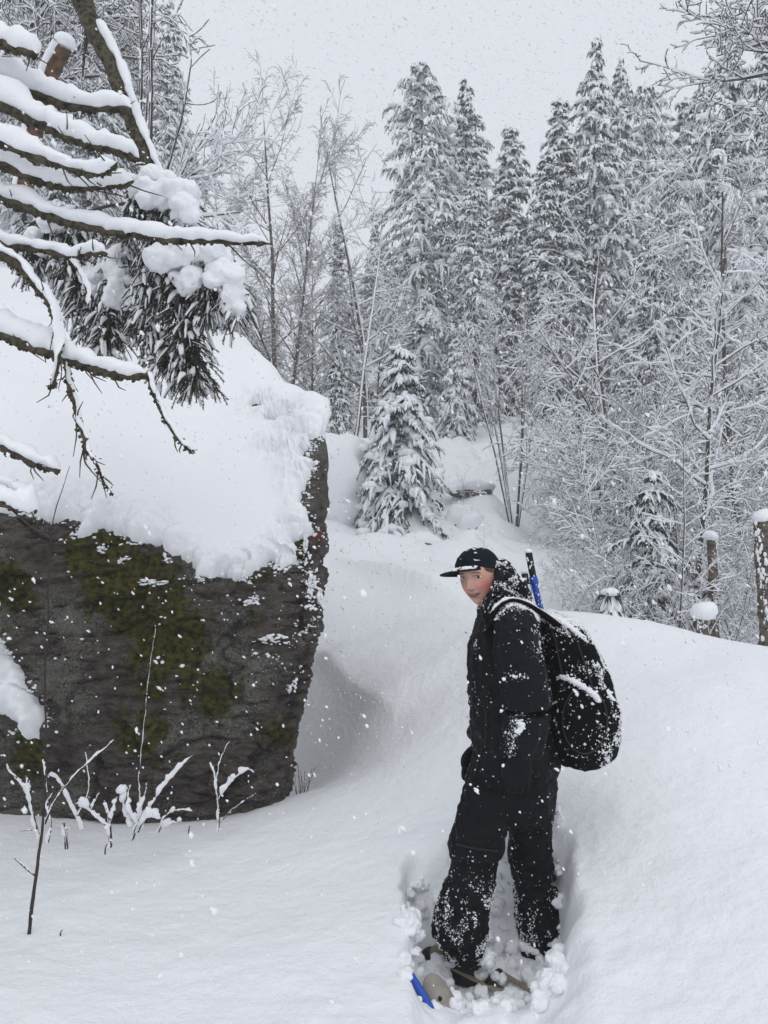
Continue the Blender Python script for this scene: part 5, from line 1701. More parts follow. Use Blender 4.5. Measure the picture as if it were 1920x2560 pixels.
def print_bar(p0, p1, wpx, V, T, g, lift=.003):
    a, b = np.array(p0, float), np.array(p1, float)
    d = (b - a) / (np.linalg.norm(b - a) + 1e-9)
    n_ = np.array([-d[1], d[0]]) * wpx / 2
    c = [a - n_, a + n_, b + n_, b - n_]
    Yh = [ray_hit(q[0], q[1], V, T) - lift for q in c]
    P_ = np.array([W(q[0], q[1], y) for q, y in zip(c, Yh)])
    B_ = P_ + np.array([0, .0025, 0])
    g.add(np.concatenate([P_, B_]) - pl, np.array([[0, 1, 2, 3], [0, 4, 5, 1], [1, 5, 6, 2], [2, 6, 7, 3], [3, 7, 4, 0]]))


g = G()
for a, b, w_ in (((1187, 1600), (1185.5, 1606), 2.0), ((1191.5, 1598.5), (1190.5, 1604.5), 2.0), ((1186.5, 1607.5), (1189.5, 1607.0), 3.0), ((1185.5, 1611), (1184.5, 1617.5), 2.0), ((1191, 1610), (1190.5, 1616), 2.0)):
    print_bar(a, b, w_, V, T, g)
g.build('chest_mark', M_white, jacket, False)
g = G()
for k in range(7):
    print_bar((1183 + k * 1.6, 1624.2 - k * .35), (1184 + k * 1.6, 1624.0 - k * .35), 2.2 if k % 2 else 1.6, V, T, g)
g.build('chest_lettering', M_greyp, jacket, False)

# trousers
g = G()
g.add(*stack([(1872, 1192, 1384, .165), (1900, 1180, 1393, .17), (1935, 1170, 1391, .175), (1980, 1163, 1387, .17), (2020, 1152, 1382, .155), (2045, 1150, 1378, .13)], 3.04))
legL = [(1960, 1225, 62), (2020, 1212, 64), (2091, 1195, 67), (2128, 1189, 64), (2148, 1188, 55), (2168, 1182, 57), (2187, 1178, 59), (2235, 1168, 62), (2300, 1156, 67), (2330, 1153, 67), (2358, 1158, 55), (2378, 1160, 46), (2392, 1161, 42)]
legR = [(1960, 1330, 58), (2010, 1328, 55), (2071, 1325, 50), (2120, 1326, 53), (2145, 1326, 53), (2165, 1330, 50), (2241, 1341, 50), (2277, 1346, 54), (2312, 1353, 59), (2335, 1350, 54), (2370, 1350, 50), (2410, 1350, 49)]
for lg_, Y0, Y1 in ((legL, 2.96, 2.93), (legR, 3.08, 3.12)):
    ys_ = np.linspace(Y0, Y1, len(lg_))
    pts = [W(a[1], a[0], y) for a, y in zip(lg_, ys_)]
    rows = [(p_, (S(a[2], p_[1]), 0, 0), (0, S(a[2], p_[1]) * 1.05, 0), 2.2) for p_, a in zip(pts, lg_)]
    c_ = spline(np.array([np.concatenate([r[0], [r[1][0]]]) for r in rows]), 40)
    g.add(*loft([(q[:3], (q[3], 0, 0), (0, q[3] * 1.05, 0), 2.2) for q in c_], 28))
g.add(*limb([W(1395, 2300, 3.06), W(1412, 2318, 3.06), W(1400, 2335, 3.06)], [.02, .016, .02], 8, 10))
V, T = remesh(*g.arrays(), .0075, 4)
N_ = vnormals(V, T)
zpy = 1280 - (V[:, 2] - CAMZ) / V[:, 1] * F
low = smooth(2050, 2350, zpy)
fold = noise(V * np.array([.8, .8, 1.5]), 15, 111, 2)
V = V + N_ * ((.005 + .007 * low) * (1 - np.abs(fold) * 2) + .005 * noise(V, 28, 112, 2))[:, None]
trouser_arr = (V, T)
trousers = link('trousers', mesh_np('trousers', V - pl, T), M_trouser, person)

def seam(parent, pts, arr, r, m_, nm):
    p_ = np.array([W(x, y, ray_hit(x, y, *arr) - .001) for x, y in spline(np.array(pts, float), 18)]) - pl
    G().add(*tubes(p_[None], np.full((1, 18), r), 6)).build(nm, m_, parent)


seam(trousers, [(1283, 1925), (1284, 1950), (1285, 1976)], trouser_arr, .0022, M_greyp, 'pocket_zip')
seam(jacket, [(1212, 1770), (1216, 1810), (1213, 1862)], jacket_arr, .0025, M_pack2, 'pocket_zip')
seam(jacket, [(1188, 1590), (1178, 1680), (1181, 1780), (1192, 1890)], jacket_arr, .0028, M_pack2, 'front_zip')
seam(trousers, [(1140, 2110), (1190, 2122), (1246, 2128)], trouser_arr, .003, M_pack2, 'knee_seam')

# gloved hands: palm, four curled fingers of unequal length, thumb
def hand(wrist, fwd, palm_n, side, name='glove'):
    fwd, palm_n, side = [np.array(v, float) / np.linalg.norm(v) for v in (fwd, palm_n, side)]
    g = G()
    w = np.array(wrist)
    g.add(*loft([(w - fwd * .02, side * .034, palm_n * .026, 2.2), (w + fwd * .02, side * .040, palm_n * .022, 2.3), (w + fwd * .06, side * .046, palm_n * .020, 2.5), (w + fwd * .092, side * .044, palm_n * .017, 2.5), (w + fwd * .10, side * .036, palm_n * .012, 2.2)], 20))
    for k, (o_, l_) in enumerate(((-.034, .066), (-.011, .078), (.012, .073), (.033, .058))):
        b0 = w + fwd * .082 + side * o_
        p1 = b0 + fwd * l_ * .45 + palm_n * .006
        p2 = p1 + (fwd * .8 + palm_n * .6) * l_ * .35
        p3 = p2 + (fwd * .35 + palm_n * .95) * l_ * .28
        g.add(*limb([b0 - fwd * .02, b0, p1, p2, p3], [.011, .0125, .0115, .0105, .008], 14, 10))
    t0 = w + fwd * .018 - side * .03
    g.add(*limb([t0, t0 - side * .022 + fwd * .03 + palm_n * .008, t0 - side * .022 + fwd * .058 + palm_n * .018, t0 - side * .012 + fwd * .076 + palm_n * .026], [.016, .015, .013, .009], 12, 10))
    V, T = remesh(*g.arrays(), .0042, 2)
    return link(name, mesh_np(name, V - pl, T), M_jacket, person)


hand(W(1304, 1890, 2.80), (-.12, .02, -1), (.15, 1, .0), (1, 0, 0))
hand(W(1198, 1862, 3.22), (-.3, .0, -.9), (.3, -1, 0), (1, 0.3, 0))

# cap
CB = HB.copy()
_c, _s = math.cos(R(17)), math.sin(R(17))
CB[0], CB[1] = _c * HB[0] - _s * HB[1], _c * HB[1] + _s * HB[0]
_c, _s = math.cos(R(9)), math.sin(R(9))
CB[0], CB[2] = _c * CB[0] - _s * CB[2], _c * CB[2] + _s * CB[0]      # the cap sits turned a little further left


def cap2w(v):
    return np.asarray(v) @ CB + HC


cap_g = G()
nu2, nv2 = 72, 22
for_ = np.linspace(0, 2 * np.pi, nu2, endpoint=False)
rows = []
for k in range(nv2):
    f = k / (nv2 - 1)
    a = f * np.pi / 2 * .985
    rr, zz = math.cos(a) ** .8, math.sin(a)
    ridge = 1 + .012 * np.cos(for_ * 6) ** 8 * 0 - .012 * np.exp(-((np.mod(for_ + np.pi / 6, np.pi / 3) - np.pi / 6) / .05) ** 2) * (rr > .1)
    rows.append(np.column_stack([np.sin(for_) * .081 * rr * ridge, np.cos(for_) * .099 * rr * ridge - .004, (.022 + .022 * np.cos(for_)) * (1 - zz) + zz * .116]))
V = np.concatenate(rows)
V = V + .0025 * noise(V, 40, 121, 2)[:, None]
i, j = np.meshgrid(np.arange(nv2 - 1), np.arange(nu2), indexing='ij')
j2 = (j + 1) % nu2
T4 = np.stack([i * nu2 + j, i * nu2 + j2, (i + 1) * nu2 + j2, (i + 1) * nu2 + j], -1).reshape(-1, 4)[:, ::-1]
cap_g.add(cap2w(V), T4)
inner = V * np.array([.965, .965, 1]) + np.array([0, 0, -.004])
cap_g.add(cap2w(inner), T4[:, ::-1])
k = np.arange(nu2)
cap_g.add(cap2w(np.concatenate([V[:nu2], inner[:nu2]])), np.column_stack([k, (k + 1) % nu2, nu2 + (k + 1) % nu2, nu2 + k]))
cap_g.add(cap2w(ICO1[0] * np.array([.007, .007, .005]) + np.array([0, -.004, .1145])), ICO1[1])
cap = G().add(cap_g.arrays()[0] - pl, cap_g.arrays()[1]).build('cap', M_cap, person)


def brim_pt(u, v, off=0.0):
    """u across -1..1, v outwards 0..1 in head space"""
    ang = u * R(58)
    x0, y0 = np.sin(ang) * .081, np.cos(ang) * .099 - .004
    ext = .092 * np.clip(1 - abs(u) ** 2.0, 0, 1)
    x = x0 * (1 + .10 * v * (1 - abs(u)))
    y = y0 + ext * v
    z = .0220 + .022 * np.cos(ang) + .002 - .007 * v - .004 * (abs(u) ** 2) * v + off
    return np.stack([x, y, z], -1)


U_, V_ = np.meshgrid(np.linspace(-1, 1, 41), np.linspace(0, 1, 15))
top_ = brim_pt(U_, V_, .002).reshape(-1, 3)
bot_ = brim_pt(U_, V_, -.0025).reshape(-1, 3)
i, j = np.meshgrid(np.arange(14), np.arange(40), indexing='ij')
q = (i * 41 + j).ravel()
qd = np.column_stack([q, q + 1, q + 42, q + 41])
g = G().add(cap2w(top_) - pl, qd).add(cap2w(bot_) - pl, qd[:, ::-1])
e = np.concatenate([np.arange(41) + 14 * 41])
g.add(np.concatenate([cap2w(top_[e]), cap2w(bot_[e])]) - pl, np.column_stack([np.arange(40), np.arange(40) + 1, 41 + np.arange(40) + 1, 41 + np.arange(40)])[:, ::-1])
g.build('brim', M_cap, cap)
# snow lying on the brim
g = G()
sv = brim_pt(U_, V_, 0)
mask = smooth(.05, .35, V_ + .3 * noise(np.stack([U_ * 3, V_ * 3, 0 * U_], -1), 2, 131, 2)) * smooth(.80, .45, V_ + .15 * U_) * smooth(.95, .6, abs(U_ + .12))
mask = np.maximum(mask, .75 * smooth(.35, .0, V_) * smooth(.9, .5, abs(U_)))
mask = mask * smooth(-.25, .25, noise(np.stack([U_ * 2.2, V_ * 1.5, 0 * U_], -1), 2.2, 133, 3) + .12)
hsn = .0075 * mask * (1 + .4 * noise(sv, 90, 132, 2))
sv[..., 2] += hsn - .001
keepq = (mask.reshape(-1)[qd] > .06).any(1)
g.add(cap2w(sv.reshape(-1, 3)) - pl, qd[keepq])
p = brim_pt(rng.uniform(-.95, .9, 70), rng.uniform(.2, .98, 70), .005)
s = rng.uniform(.002, .005, 70)
g.add(*blobs(rng, cap2w(p) - pl, np.column_stack([s, s, s]), ICO0, .3))
p = np.column_stack([rng.normal(.01, .05, 60), rng.normal(-.02, .05, 60), np.zeros(60)])
r2 = np.clip(1 - (p[:, 0] / .081) ** 2 - (p[:, 1] / .099) ** 2, .02, 1)
p[:, 2] = .042 + .074 * np.sqrt(r2) + .001
s = rng.uniform(.0015, .005, 60)
g.add(*blobs(rng, cap2w(p) - pl, np.column_stack([s * 1.3, s * 1.3, s * .6]), ICO0, .3))
g.build('cap_snow', M_snow, cap, kind='stuff')
# the small white tick on the side of the cap
capV = cap_g.arrays()[0]
g = G()
pts_ = [(1184.0, 1395.2, .6), (1184.8, 1398.4, 2.4), (1187.0, 1400.0, 3.0), (1190.5, 1400.2, 2.5), (1195, 1400.3, 1.6), (1200.5, 1400.6, .5)]
for (a0, b0, w0), (a1, b1, w1) in zip(pts_[:-1], pts_[1:]):
    Yc = min(ray_hit(a0, b0, capV, None), ray_hit(a1, b1, capV, None)) - .004
    P_ = np.array([W(a0, b0 - w0 / 2, Yc), W(a0, b0 + w0 / 2, Yc), W(a1, b1 + w1 / 2, Yc), W(a1, b1 - w1 / 2, Yc)])
    g.add(np.concatenate([P_, P_ + [0, .002, 0]]) - pl, np.array([[0, 1, 2, 3], [0, 4, 5, 1], [1, 5, 6, 2], [2, 6, 7, 3], [3, 7, 4, 0]]))
g.build('tick_mark', M_white, cap, False)


# boots
def boot(ax, ay, az, d, name='boot'):
    d = np.array(d, float) / np.linalg.norm(d)
    s_ = np.array([-d[1], d[0], 0])
    c = np.array([ax, ay, az])
    g = G()
    g.add(*loft([(c + [0, 0, .20], d * .055, s_ * .05, 2.2), (c + [0, 0, .13], d * .058, s_ * .05, 2.2), (c + d * .01 + [0, 0, .09], d * .075, s_ * .05, 2.2), (c + d * .05 + [0, 0, .06], d * .13, s_ * .05, 2.3), (c + d * .06 + [0, 0, .02], d * .15, s_ * .052, 2.6), (c + d * .06, d * .15, s_ * .052, 2.6)], 24))
    V, T = remesh(*g.arrays(), .006, 2)
    o = link(name, mesh_np(name, V - pl, T), M_boot, person)
    t_ = np.linspace(0, 2 * np.pi, 24)
    ring = c + [0, 0, .135] + d * (np.cos(t_) * .060)[:, None] + s_ * (np.sin(t_) * .053)[:, None]
    G().add(*tubes(ring[None] - pl, np.full((1, 24), .006), 6)).build('cuff_trim', M_red, o)


fd = (-.80, .60, 0)
bL = W(1158, 2430, 2.99)
bR = W(1350, 2425, 3.14)
boot(bL[0], bL[1], .035, fd)
boot(bR[0], bR[1], .045, fd)


# snow stuck on the clothes
def dust(parent, arr, N, wfun, smin, smax, off, proto=OCT, name='snow_dusting'):
    p, n = scatter(rng, arr[0], arr[1], N, wfun)
    s = smin + (smax - smin) * rng.random(N) ** 3
    G().add(*blobs(rng, p - off + n * s[:, None] * .3, np.column_stack([s * 1.5, s * 1.0, s * 1.3]), proto, .5)).build(name, M_snow, parent, kind='stuff')


def pxy(c):
    return 960 + c[:, 0] / c[:, 1] * F, 1280 - (c[:, 2] - CAMZ) / c[:, 1] * F


def w_jacket(c, n):
    x, y = pxy(c)
    patch = smooth(.0, .3, noise(c, 26, 141, 3))
    w = 14 * np.clip(n[:, 2] - .05, 0, 1) ** 1.2 * smooth(1560, 1500, y) * (x > 1228) * patch + 6 * gauss(x, y, 1265, 1445, 40, 40) * patch * (x > 1232) + 10 * gauss(x, y, 1290, 1510, 60, 12)
    w = w + 5 * gauss(x, y, 1298, 1815, 14, 22) * (c[:, 1] < 2.9) * patch + 3 * gauss(x, y, 1296, 1690, 26, 10) * (c[:, 1] < 2.9) + 4 * gauss(x, y, 1280, 1850, 10, 40) * (c[:, 1] < 2.9) + .08 * patch + .02
    w = w + 4 * gauss(x, y, 1345, 1590, 12, 60) * patch
    return w


dust(jacket, jacket_arr, 9000, w_jacket, .0008, .0040, pl)


def w_trouser(c, n):
    x, y = pxy(c)
    patch = smooth(.0, .35, noise(c * np.array([1, 1, .5]), 34, 151, 4, .6))
    return patch * (smooth(2170, 2330, y) * 1.2 * (1 + 1.5 * smooth(1180, 1230, x) * (x < 1250)) + .10 * smooth(2100, 2200, y) + 1.2 * gauss(x, y, 1293, 2200, 14, 60)) + .015


dust(trousers, trouser_arr, 8000, w_trouser, .0007, .0036, pl)

# ------------------------------------------------------------------ the backpack (worn, but a thing of its own)
pack = thing('backpack', 'black backpack dusted with snow on the person\'s back', 'backpack', loc=W(1450, 1905, 3.07))
kl = np.array(pack.location)
g = G()
g.add(*stack([(1533, 1350, 1392, .07), (1545, 1345, 1420, .105), (1562, 1345, 1449, .125), (1600, 1350, 1477, .14), (1651, 1355, 1502, .15), (1710, 1360, 1525, .155), (1763, 1364, 1540, .158), (1832, 1368, 1546, .156), (1872, 1378, 1537, .15), (1895, 1392, 1512, .13), (1908, 1410, 1485, .09)], 3.07, 2.7))
V, T = remesh(*g.arrays(), .008, 4)
N_ = vnormals(V, T)
V = V + N_ * (.007 * noise(V, 14, 161, 3) + .004 * (1 - 2 * abs(noise(V * np.array([1, 1, .6]), 20, 162, 1))))[:, None]
pack_arr = (V, T)
sack = link('sack', mesh_np('sack', V - kl, T), M_pack, pack)
g = G()
rows = []
for f in np.linspace(-1, 1, 15):
    w_ = max(.02, (1 - abs(f) ** 3.2)) ** .5
    rows.append((W(1462 + 6 * f, 1800 + 98 * f, 2.935), (S(70) * w_, 0, 0), (0, .045 * w_, 0), 2.5))
g.add(*loft(rows, 28))
V, T = remesh(*g.arrays(), .007, 3)
V = V + vnormals(V, T) * (.006 * noise(V, 18, 163, 2))[:, None]
pocket_arr = (V, T)
pocket = link('front_pocket', mesh_np('front_pocket', V - kl, T), M_pack, pack)
# seams: piping that runs over the sack, and a zip line round the pocket
for x_, dp in ((.30, -.118), (.72, -.118)):
    p_ = []
    for yy in np.linspace(1570, 1890, 26):
        xa = np.interp(yy, [1545, 1600, 1710, 1832, 1895], [1345, 1350, 1360, 1368, 1392])
        xb = np.interp(yy, [1545, 1600, 1710, 1832, 1895], [1420, 1477, 1525, 1546, 1512])
        xx = xa + (xb - xa) * x_
        p_.append(W(xx, yy, ray_hit(xx, yy, *pack_arr) - .001))
    p_ = np.array(p_) - kl
    G().add(*tubes(p_[None], np.full((1, 26), .0035), 6)).build('piping', M_pack2, sack)
a_ = np.linspace(0, 2 * np.pi, 44)
p_ = np.array([W(1462 + 56 * np.cos(t_), 1800 + 84 * np.sin(t_), ray_hit(1462 + 56 * np.cos(t_), 1800 + 84 * np.sin(t_), *pocket_arr) - .001) for t_ in a_]) - kl
G().add(*tubes(p_[None], np.full((1, 44), .003), 6)).build('zip', M_pack2, pocket)
# shoulder straps, grab loop, side strap
strapL = [W(1392, 1562, 2.95), W(1350, 1530, 2.885), W(1312, 1507, 2.862), W(1275, 1500, 2.86), W(1245, 1515, 2.85), W(1230, 1545, 2.845), W(1226, 1600, 2.85), W(1240, 1660, 2.86), W(1300, 1735, 2.90), W(1365, 1790, 2.96)]
strapR = [W(1392, 1562, 3.2), W(1340, 1520, 3.26), W(1280, 1500, 3.27), W(1225, 1530, 3.27), W(1200, 1600, 3.27), W(1240, 1720, 3.27), W(1370, 1800, 3.2)]
for sp_ in (strapL, strapR):
    p_ = spline(np.array(sp_), 40) - kl
    G().add(*tubes(p_[None], np.full((1, 40), .026), 10, np.full((1, 40), .007))).build('shoulder_strap', M_pack, pack)
p_ = spline(np.array([W(1405, 1556, 3.04), W(1418, 1548, 3.03), W(1440, 1556, 3.03), W(1452, 1570, 3.04), W(1455, 1585, 3.05)]), 20) - kl
G().add(*tubes(p_[None], np.full((1, 20), .009), 8, np.full((1, 20), .005))).build('grab_loop', M_pack, pack)
p_ = spline(np.array([W(1538, 1752, 3.0), W(1546, 1775, 2.99), W(1548, 1800, 2.99), W(1543, 1815, 3.0)]), 16) - kl
G().add(*tubes(p_[None], np.full((1, 16), .005), 6)).build('side_strap', M_pack, pack)
p_ = spline(np.array([W(1368, 1764, 2.93), W(1380, 1760, 2.925), W(1393, 1753, 2.925)]), 10) - kl
G().add(*tubes(p_[None], np.full((1, 10), .004), 6)).build('zip_pull', M_greyp, pack)


def w_pack(c, n):
    x, y = pxy(c)
    patch = smooth(.02, .3, noise(c * np.array([1, 1, .6]), 24, 171, 4, .6))
    d = (x - 1400) * .83 - (y - 1560) * .55      # towards the outer upper edge
    return patch * (5 * np.clip(n[:, 2], 0, 1) ** 1.5 + 2.2 * gauss(d, 0 * d, 45, 0, 50, 1) * smooth(1800, 1640, y) + 1.6 * smooth(1480, 1535, x) + .12) + .012 + 5 * np.clip(n[:, 2] - .1, 0, 1) * smooth(1620, 1560, y)


dust(sack, pack_arr, 14000, w_pack, .0008, .0042, kl)
dust(pocket, pocket_arr, 420, lambda c, n: .15 + 1.5 * gauss(*pxy(c), 1510, 1860, 16, 40), .0012, .0055, kl)
# ridges of snow on the pocket lip, the top, the strap and the collar
g = G()


def ridge(g, pts, r, off, seed, flat=.8, k=46):
    p_ = spline(np.array(pts), k)
    s = r * (1 + .35 * noise(p_, 40, seed, 2)) * np.clip(np.minimum(np.linspace(0, 1, k), np.linspace(1, 0, k)) * 7, .25, 1)
    g.add(*blobs(rng, p_ - off, np.column_stack([s * 1.2, s, s * flat]), ICO1, .22))
    g.add(*blobs(rng, p_ - off + rng.normal(0, r * .6, p_.shape), np.column_stack([s, s, s * flat]) * .5, ICO1, .25))


ridge(g, [W(1393, 1692, 2.93), W(1420, 1697, 2.90), W(1455, 1715, 2.885), W(1485, 1737, 2.89), W(1502, 1762, 2.91)], .0125, kl, 181, k=60)
ridge(g, [W(1508, 1715, 2.96), W(1522, 1740, 2.95), W(1535, 1760, 2.98)], .013, kl, 182, k=24)
ridge(g, [W(1355, 1532, 2.97), W(1400, 1552, 2.96), W(1440, 1580, 2.95), W(1470, 1610, 2.96)], .011, kl, 183)
ridge(g, [W(1410, 1548, 3.02), W(1440, 1554, 3.02), W(1456, 1578, 3.03)], .007, kl, 184, k=26)
ridge(g, [W(1512, 1862, 2.95), W(1518, 1885, 2.95), W(1505, 1890, 2.95)], .009, kl, 185, k=16)
g.build('snow', M_snow, sack, kind='stuff')
g = G()
ridge(g, [W(1225, 1532, 2.84), W(1243, 1511, 2.84), W(1272, 1495, 2.848), W(1312, 1501, 2.855), W(1350, 1524, 2.88), W(1392, 1556, 2.94)], .0055, pl, 186, k=90)
ridge(g, [W(1270, 1508, 2.87), W(1300, 1516, 2.845), W(1330, 1535, 2.85), W(1350, 1555, 2.87)], .009, pl, 187, k=50)
ridge(g, [W(1285, 1448, 2.98), W(1305, 1456, 2.98), W(1318, 1475, 2.99), W(1325, 1500, 3.0)], .011, pl, 188, k=36)
ridge(g, [W(1292, 1806, 2.70), W(1306, 1812, 2.70), W(1300, 1826, 2.70), W(1288, 1830, 2.705)], .010, pl, 189, k=26)
g.build('snow', M_snow, jacket, kind='stuff')


# blue poles strapped in the pack
def pole(label, top, mid, bot, Y_, r):
    a, b, c = W(*top, Y_), W(*mid, Y_), W(*bot, Y_)
    t = thing('pole', label, 'pole', 'blue poles in the backpack', c)
    d = (b - a) / np.linalg.norm(b - a)
    f = np.linspace(0, 1, 12)
    p_ = a[None] + (b - a)[None] * f[:, None] - c
    G().add(*limb(p_, r * np.array([.75, 1.0, 1, 1.02, .97, 1, 1.02, .97, 1, 1.02, .97, 1.0]), 30, 14)).build('grip', M_grip, t)
    p2 = np.array([b - d * .004, b + d * .012, b + d * .028, b + d * .034, b + (c - b) * .5, c]) - c
    G().add(*limb(p2, r * np.array([1.1, 1.25, 1.25, .98, .98, .98]), 30, 14)).build('shaft', M_blue, t)
    k = 26
    i_ = rng.random(k)
    P_ = a[None] + (c - a)[None] * i_[:, None] - c + np.column_stack([rng.normal(0, r * .5, k), np.full(k, -r), 0 * i_])
    s = rng.uniform(.0015, .005, k)
    g = G().add(*blobs(rng, P_, np.column_stack([s, s, s * 1.4]), ICO0, .3))
    g.add(*blobs(rng, (a - c)[None] + [[0, 0, .002]], np.array([[r * 1.1, r * 1.1, r * .7]]), ICO1, .1))
    g.build('snow', M_snow, t, kind='stuff')


pole('taller blue pole with a black grip sticking up behind the shoulder', (1321, 1379), (1333, 1443), (1368, 1600), 3.16, .0142)
pole('shorter blue pole with a black grip, half hidden behind the hood', (1311, 1432), (1318, 1466), (1342, 1600), 3.22, .0135)


# snowshoes
def snowshoe(label, c, d, z, disc=True):
    BU = .05
    c = np.array([c[0], c[1], z])
    t = thing('snowshoe', label, 'snowshoe', 'snowshoes in the trench', c)
    d = np.array(d, float) / np.linalg.norm(d)
    s_ = np.array([-d[1], d[0], 0])
    up = np.array([0, 0, 1.0])
    a = np.linspace(0, 2 * np.pi, 49)
    ox = np.cos(a) * .29
    oy = np.sin(a) * .105 * (1 + .18 * np.cos(a))
    rim = ox[:, None] * d + oy[:, None] * s_ + up * (np.clip(np.cos(a), 0, 1) ** 4 * .05)[:, None]
    G().add(*tubes(rim[None], np.full((1, 49), .012), 8)).build('frame', M_blue, t)
    # deck plate
    n_ = 48
    ring = np.column_stack([np.cos(a[:-1]), np.sin(a[:-1])])
    V = np.concatenate([rim[:-1] * .94, rim[:-1] * .6, np.zeros((1, 3)) + up * .004])
    k = np.arange(n_)
    T = np.concatenate([np.column_stack([k, (k + 1) % n_, n_ + (k + 1) % n_, n_ + k])])
    g = G().add(V, T)
    g.add(V, np.column_stack([n_ + k, n_ + (k + 1) % n_, np.full(n_, 2 * n_)]))
    g.add(V - up * .006, T[:, ::-1])
    g.build('deck', M_blue, t)
    # binding: beige foot plate with side rails and a heel lever, dark clamp
    g = G()
    for sg in (-1, 1):
        p_ = np.array([d * .20 + s_ * sg * .04 + up * (.05 + BU), d * .10 + s_ * sg * .058 + up * (.06 + BU), d * -.02 + s_ * sg * .055 + up * (.045 + BU), d * -.12 + s_ * sg * .045 + up * (.035 + BU), d * -.25 + s_ * sg * .018 + up * (.03 + BU)])
        g.add(*limb(p_, [.018, .017, .013, .012, .014], 22, 8, .45))
    for sg in ((-1, 1) if disc else ()):
        q = d * .16 + s_ * sg * .060 + up * (.075 + BU)
        g.add(*loft([(q - s_ * .005, d * .03, up * .045, 2.2), (q + s_ * .005, d * .03, up * .045, 2.2)], 16))
    g.build('binding', M_beige, t)
    g = G()
    g.add(*loft([(d * -.06 + up * (.034 + BU), d * .016, s_ * .058, 4), (d * -.06 + up * (.052 + BU), d * .014, s_ * .056, 4)], 16))
    g.build('clamp', M_grip, t)
    for sg in ((-1, 1) if disc else ()):
        q = d * .16 + s_ * sg * .067 + up * (.08 + BU)
        G().add(*blobs(rng, q[None], np.array([[.006, .006, .007]]), ICO1, 0)).build('bolt', M_grip, t)
    return t


snowshoe('snowshoe under the nearer boot, its beige binding showing in the clumpy snow', W(1200, 2462, 2.97), fd, -.02)
snowshoe('snowshoe under the farther boot, nearly buried in snow', W(1375, 2450, 3.10), fd, -.02, False)
# a third piece at the lower left: grey plate with blue frame, poking out of the snow wall
c = W(1106, 2512, 2.58)
t = thing('snowshoe_tail', 'grey snowshoe plate with blue frame poking out at the bottom left of the trench', 'snowshoe', loc=c)
d_, s_ = np.array([.42, -.28, -.72]), np.array([.75, .45, .25])
d_ /= np.linalg.norm(d_)
s_ -= s_.dot(d_) * d_
s_ /= np.linalg.norm(s_)
n_ = np.cross(d_, s_)
g = G().add(*loft([(n_ * -.004 - d_ * .0, d_ * .10, s_ * .048, 2.3), (n_ * .004, d_ * .10, s_ * .048, 2.3)], 28))
g.build('plate', M_greyp, t)
sgn_ = -1 if n_[1] > 0 else 1
G().add(*limb(np.array([-d_ * .02 + n_ * sgn_ * .003, -d_ * .02 + n_ * sgn_ * .008]), [.008, .007], 4, 10)).build('hole', M_grip, t)
G().add(*limb(np.array([-s_ * .075 - d_ * .14, -s_ * .068 - d_ * .06, -s_ * .066 + d_ * .02, -s_ * .06 + d_ * .09]) + n_ * sgn_ * .022 + s_ * .014, [.012, .016, .015, .012], 16, 10)).build('frame', M_blue, t)
G().add(*limb(np.array([d_ * .05 - s_ * .005, d_ * .10 + s_ * .0, d_ * .15 + s_ * .005]) + n_ * sgn_ * .016, [.012, .014, .013], 10, 10)).build('strap', M_blue, t)

# clods of broken snow in the trench and round the boots
g = G()
N = 400
px_ = rng.uniform(1010, 1400, N)
Yc = rng.uniform(2.5, 3.25, N)
X = (px_ - 960) / F * Yc
Zc = ground(X, Yc, False)
s = .010 + .028 * rng.random(N) ** 1.8
near_b = np.minimum(np.hypot(X - bL[0] - .06, Yc - bL[1]), np.hypot(X - bR[0] - .05, Yc - bR[1]))
Zc = Zc + np.where(near_b < .13, rng.uniform(0, .07, N), 0)
vis = ~((np.abs(X - .33) < .06) & (Yc < 2.86) & (s > .02)) & ~((X < .27) & (Yc < 2.75) & (s > .018))
cx_, cy_ = pxy(np.column_stack([X, Yc, Zc]))
tl = np.clip(((cx_ - 1107) * 189 + (cy_ - 2428) * 73) / (189 ** 2 + 73 ** 2), 0, 1)
vis &= np.hypot(cx_ - 1107 - tl * 189, cy_ - 2428 - tl * 73) > 20
g.add(*blobs(rng, np.column_stack([X, Yc, Zc + s * .3])[vis], np.column_stack([s * 1.35, s, s * .75])[vis], ICO1, .42))
for (cx_, cy_, cY, r_) in ((1213, 2395, 2.90, .033), (1330, 2445, 3.02, .05), (1370, 2440, 3.02, .055), (1250, 2440, 3.05, .06), (1100, 2420, 2.95, .05), (1072, 2300, 2.97, .04), (1035, 2300, 2.97, .03), (1090, 2340, 2.98, .045), (1270, 2400, 3.2, .07), (1350, 2500, 2.9, .05), (1280, 2540, 2.78, .05), (1210, 2555, 2.72, .045), (1160, 2500, 2.80, .03), (1085, 2470, 2.72, .022), (1140, 2535, 2.62, .026), (1085, 2560, 2.60, .02)):
    k = 12
    c = W(cx_, cy_, cY)
    if cx_ < 1110 or cy_ > 2480:
        c[2] = G0(c[0], c[1]) + r_ * .35
    P_ = c + rng.normal(0, r_ * .45, (k, 3))
    s = rng.uniform(.3, .6, k) * r_
    g.add(*blobs(rng, P_, np.column_stack([s * 1.1, s, s * .9]), ICO2 if r_ > .04 else ICO1, .12))
V, T = remesh(*g.arrays(), .0056, 7)
V = V + vnormals(V, T) * (.004 + .009 * noise(V, 26, 191, 4, .6) + .0035 * noise(V, 90, 192, 2))[:, None]
tag(link('snow_clods', mesh_np('snow_clods', V, T), M_snow), 'broken clods of snow kicked up in the trench round the boots', 'snow', kind='stuff')
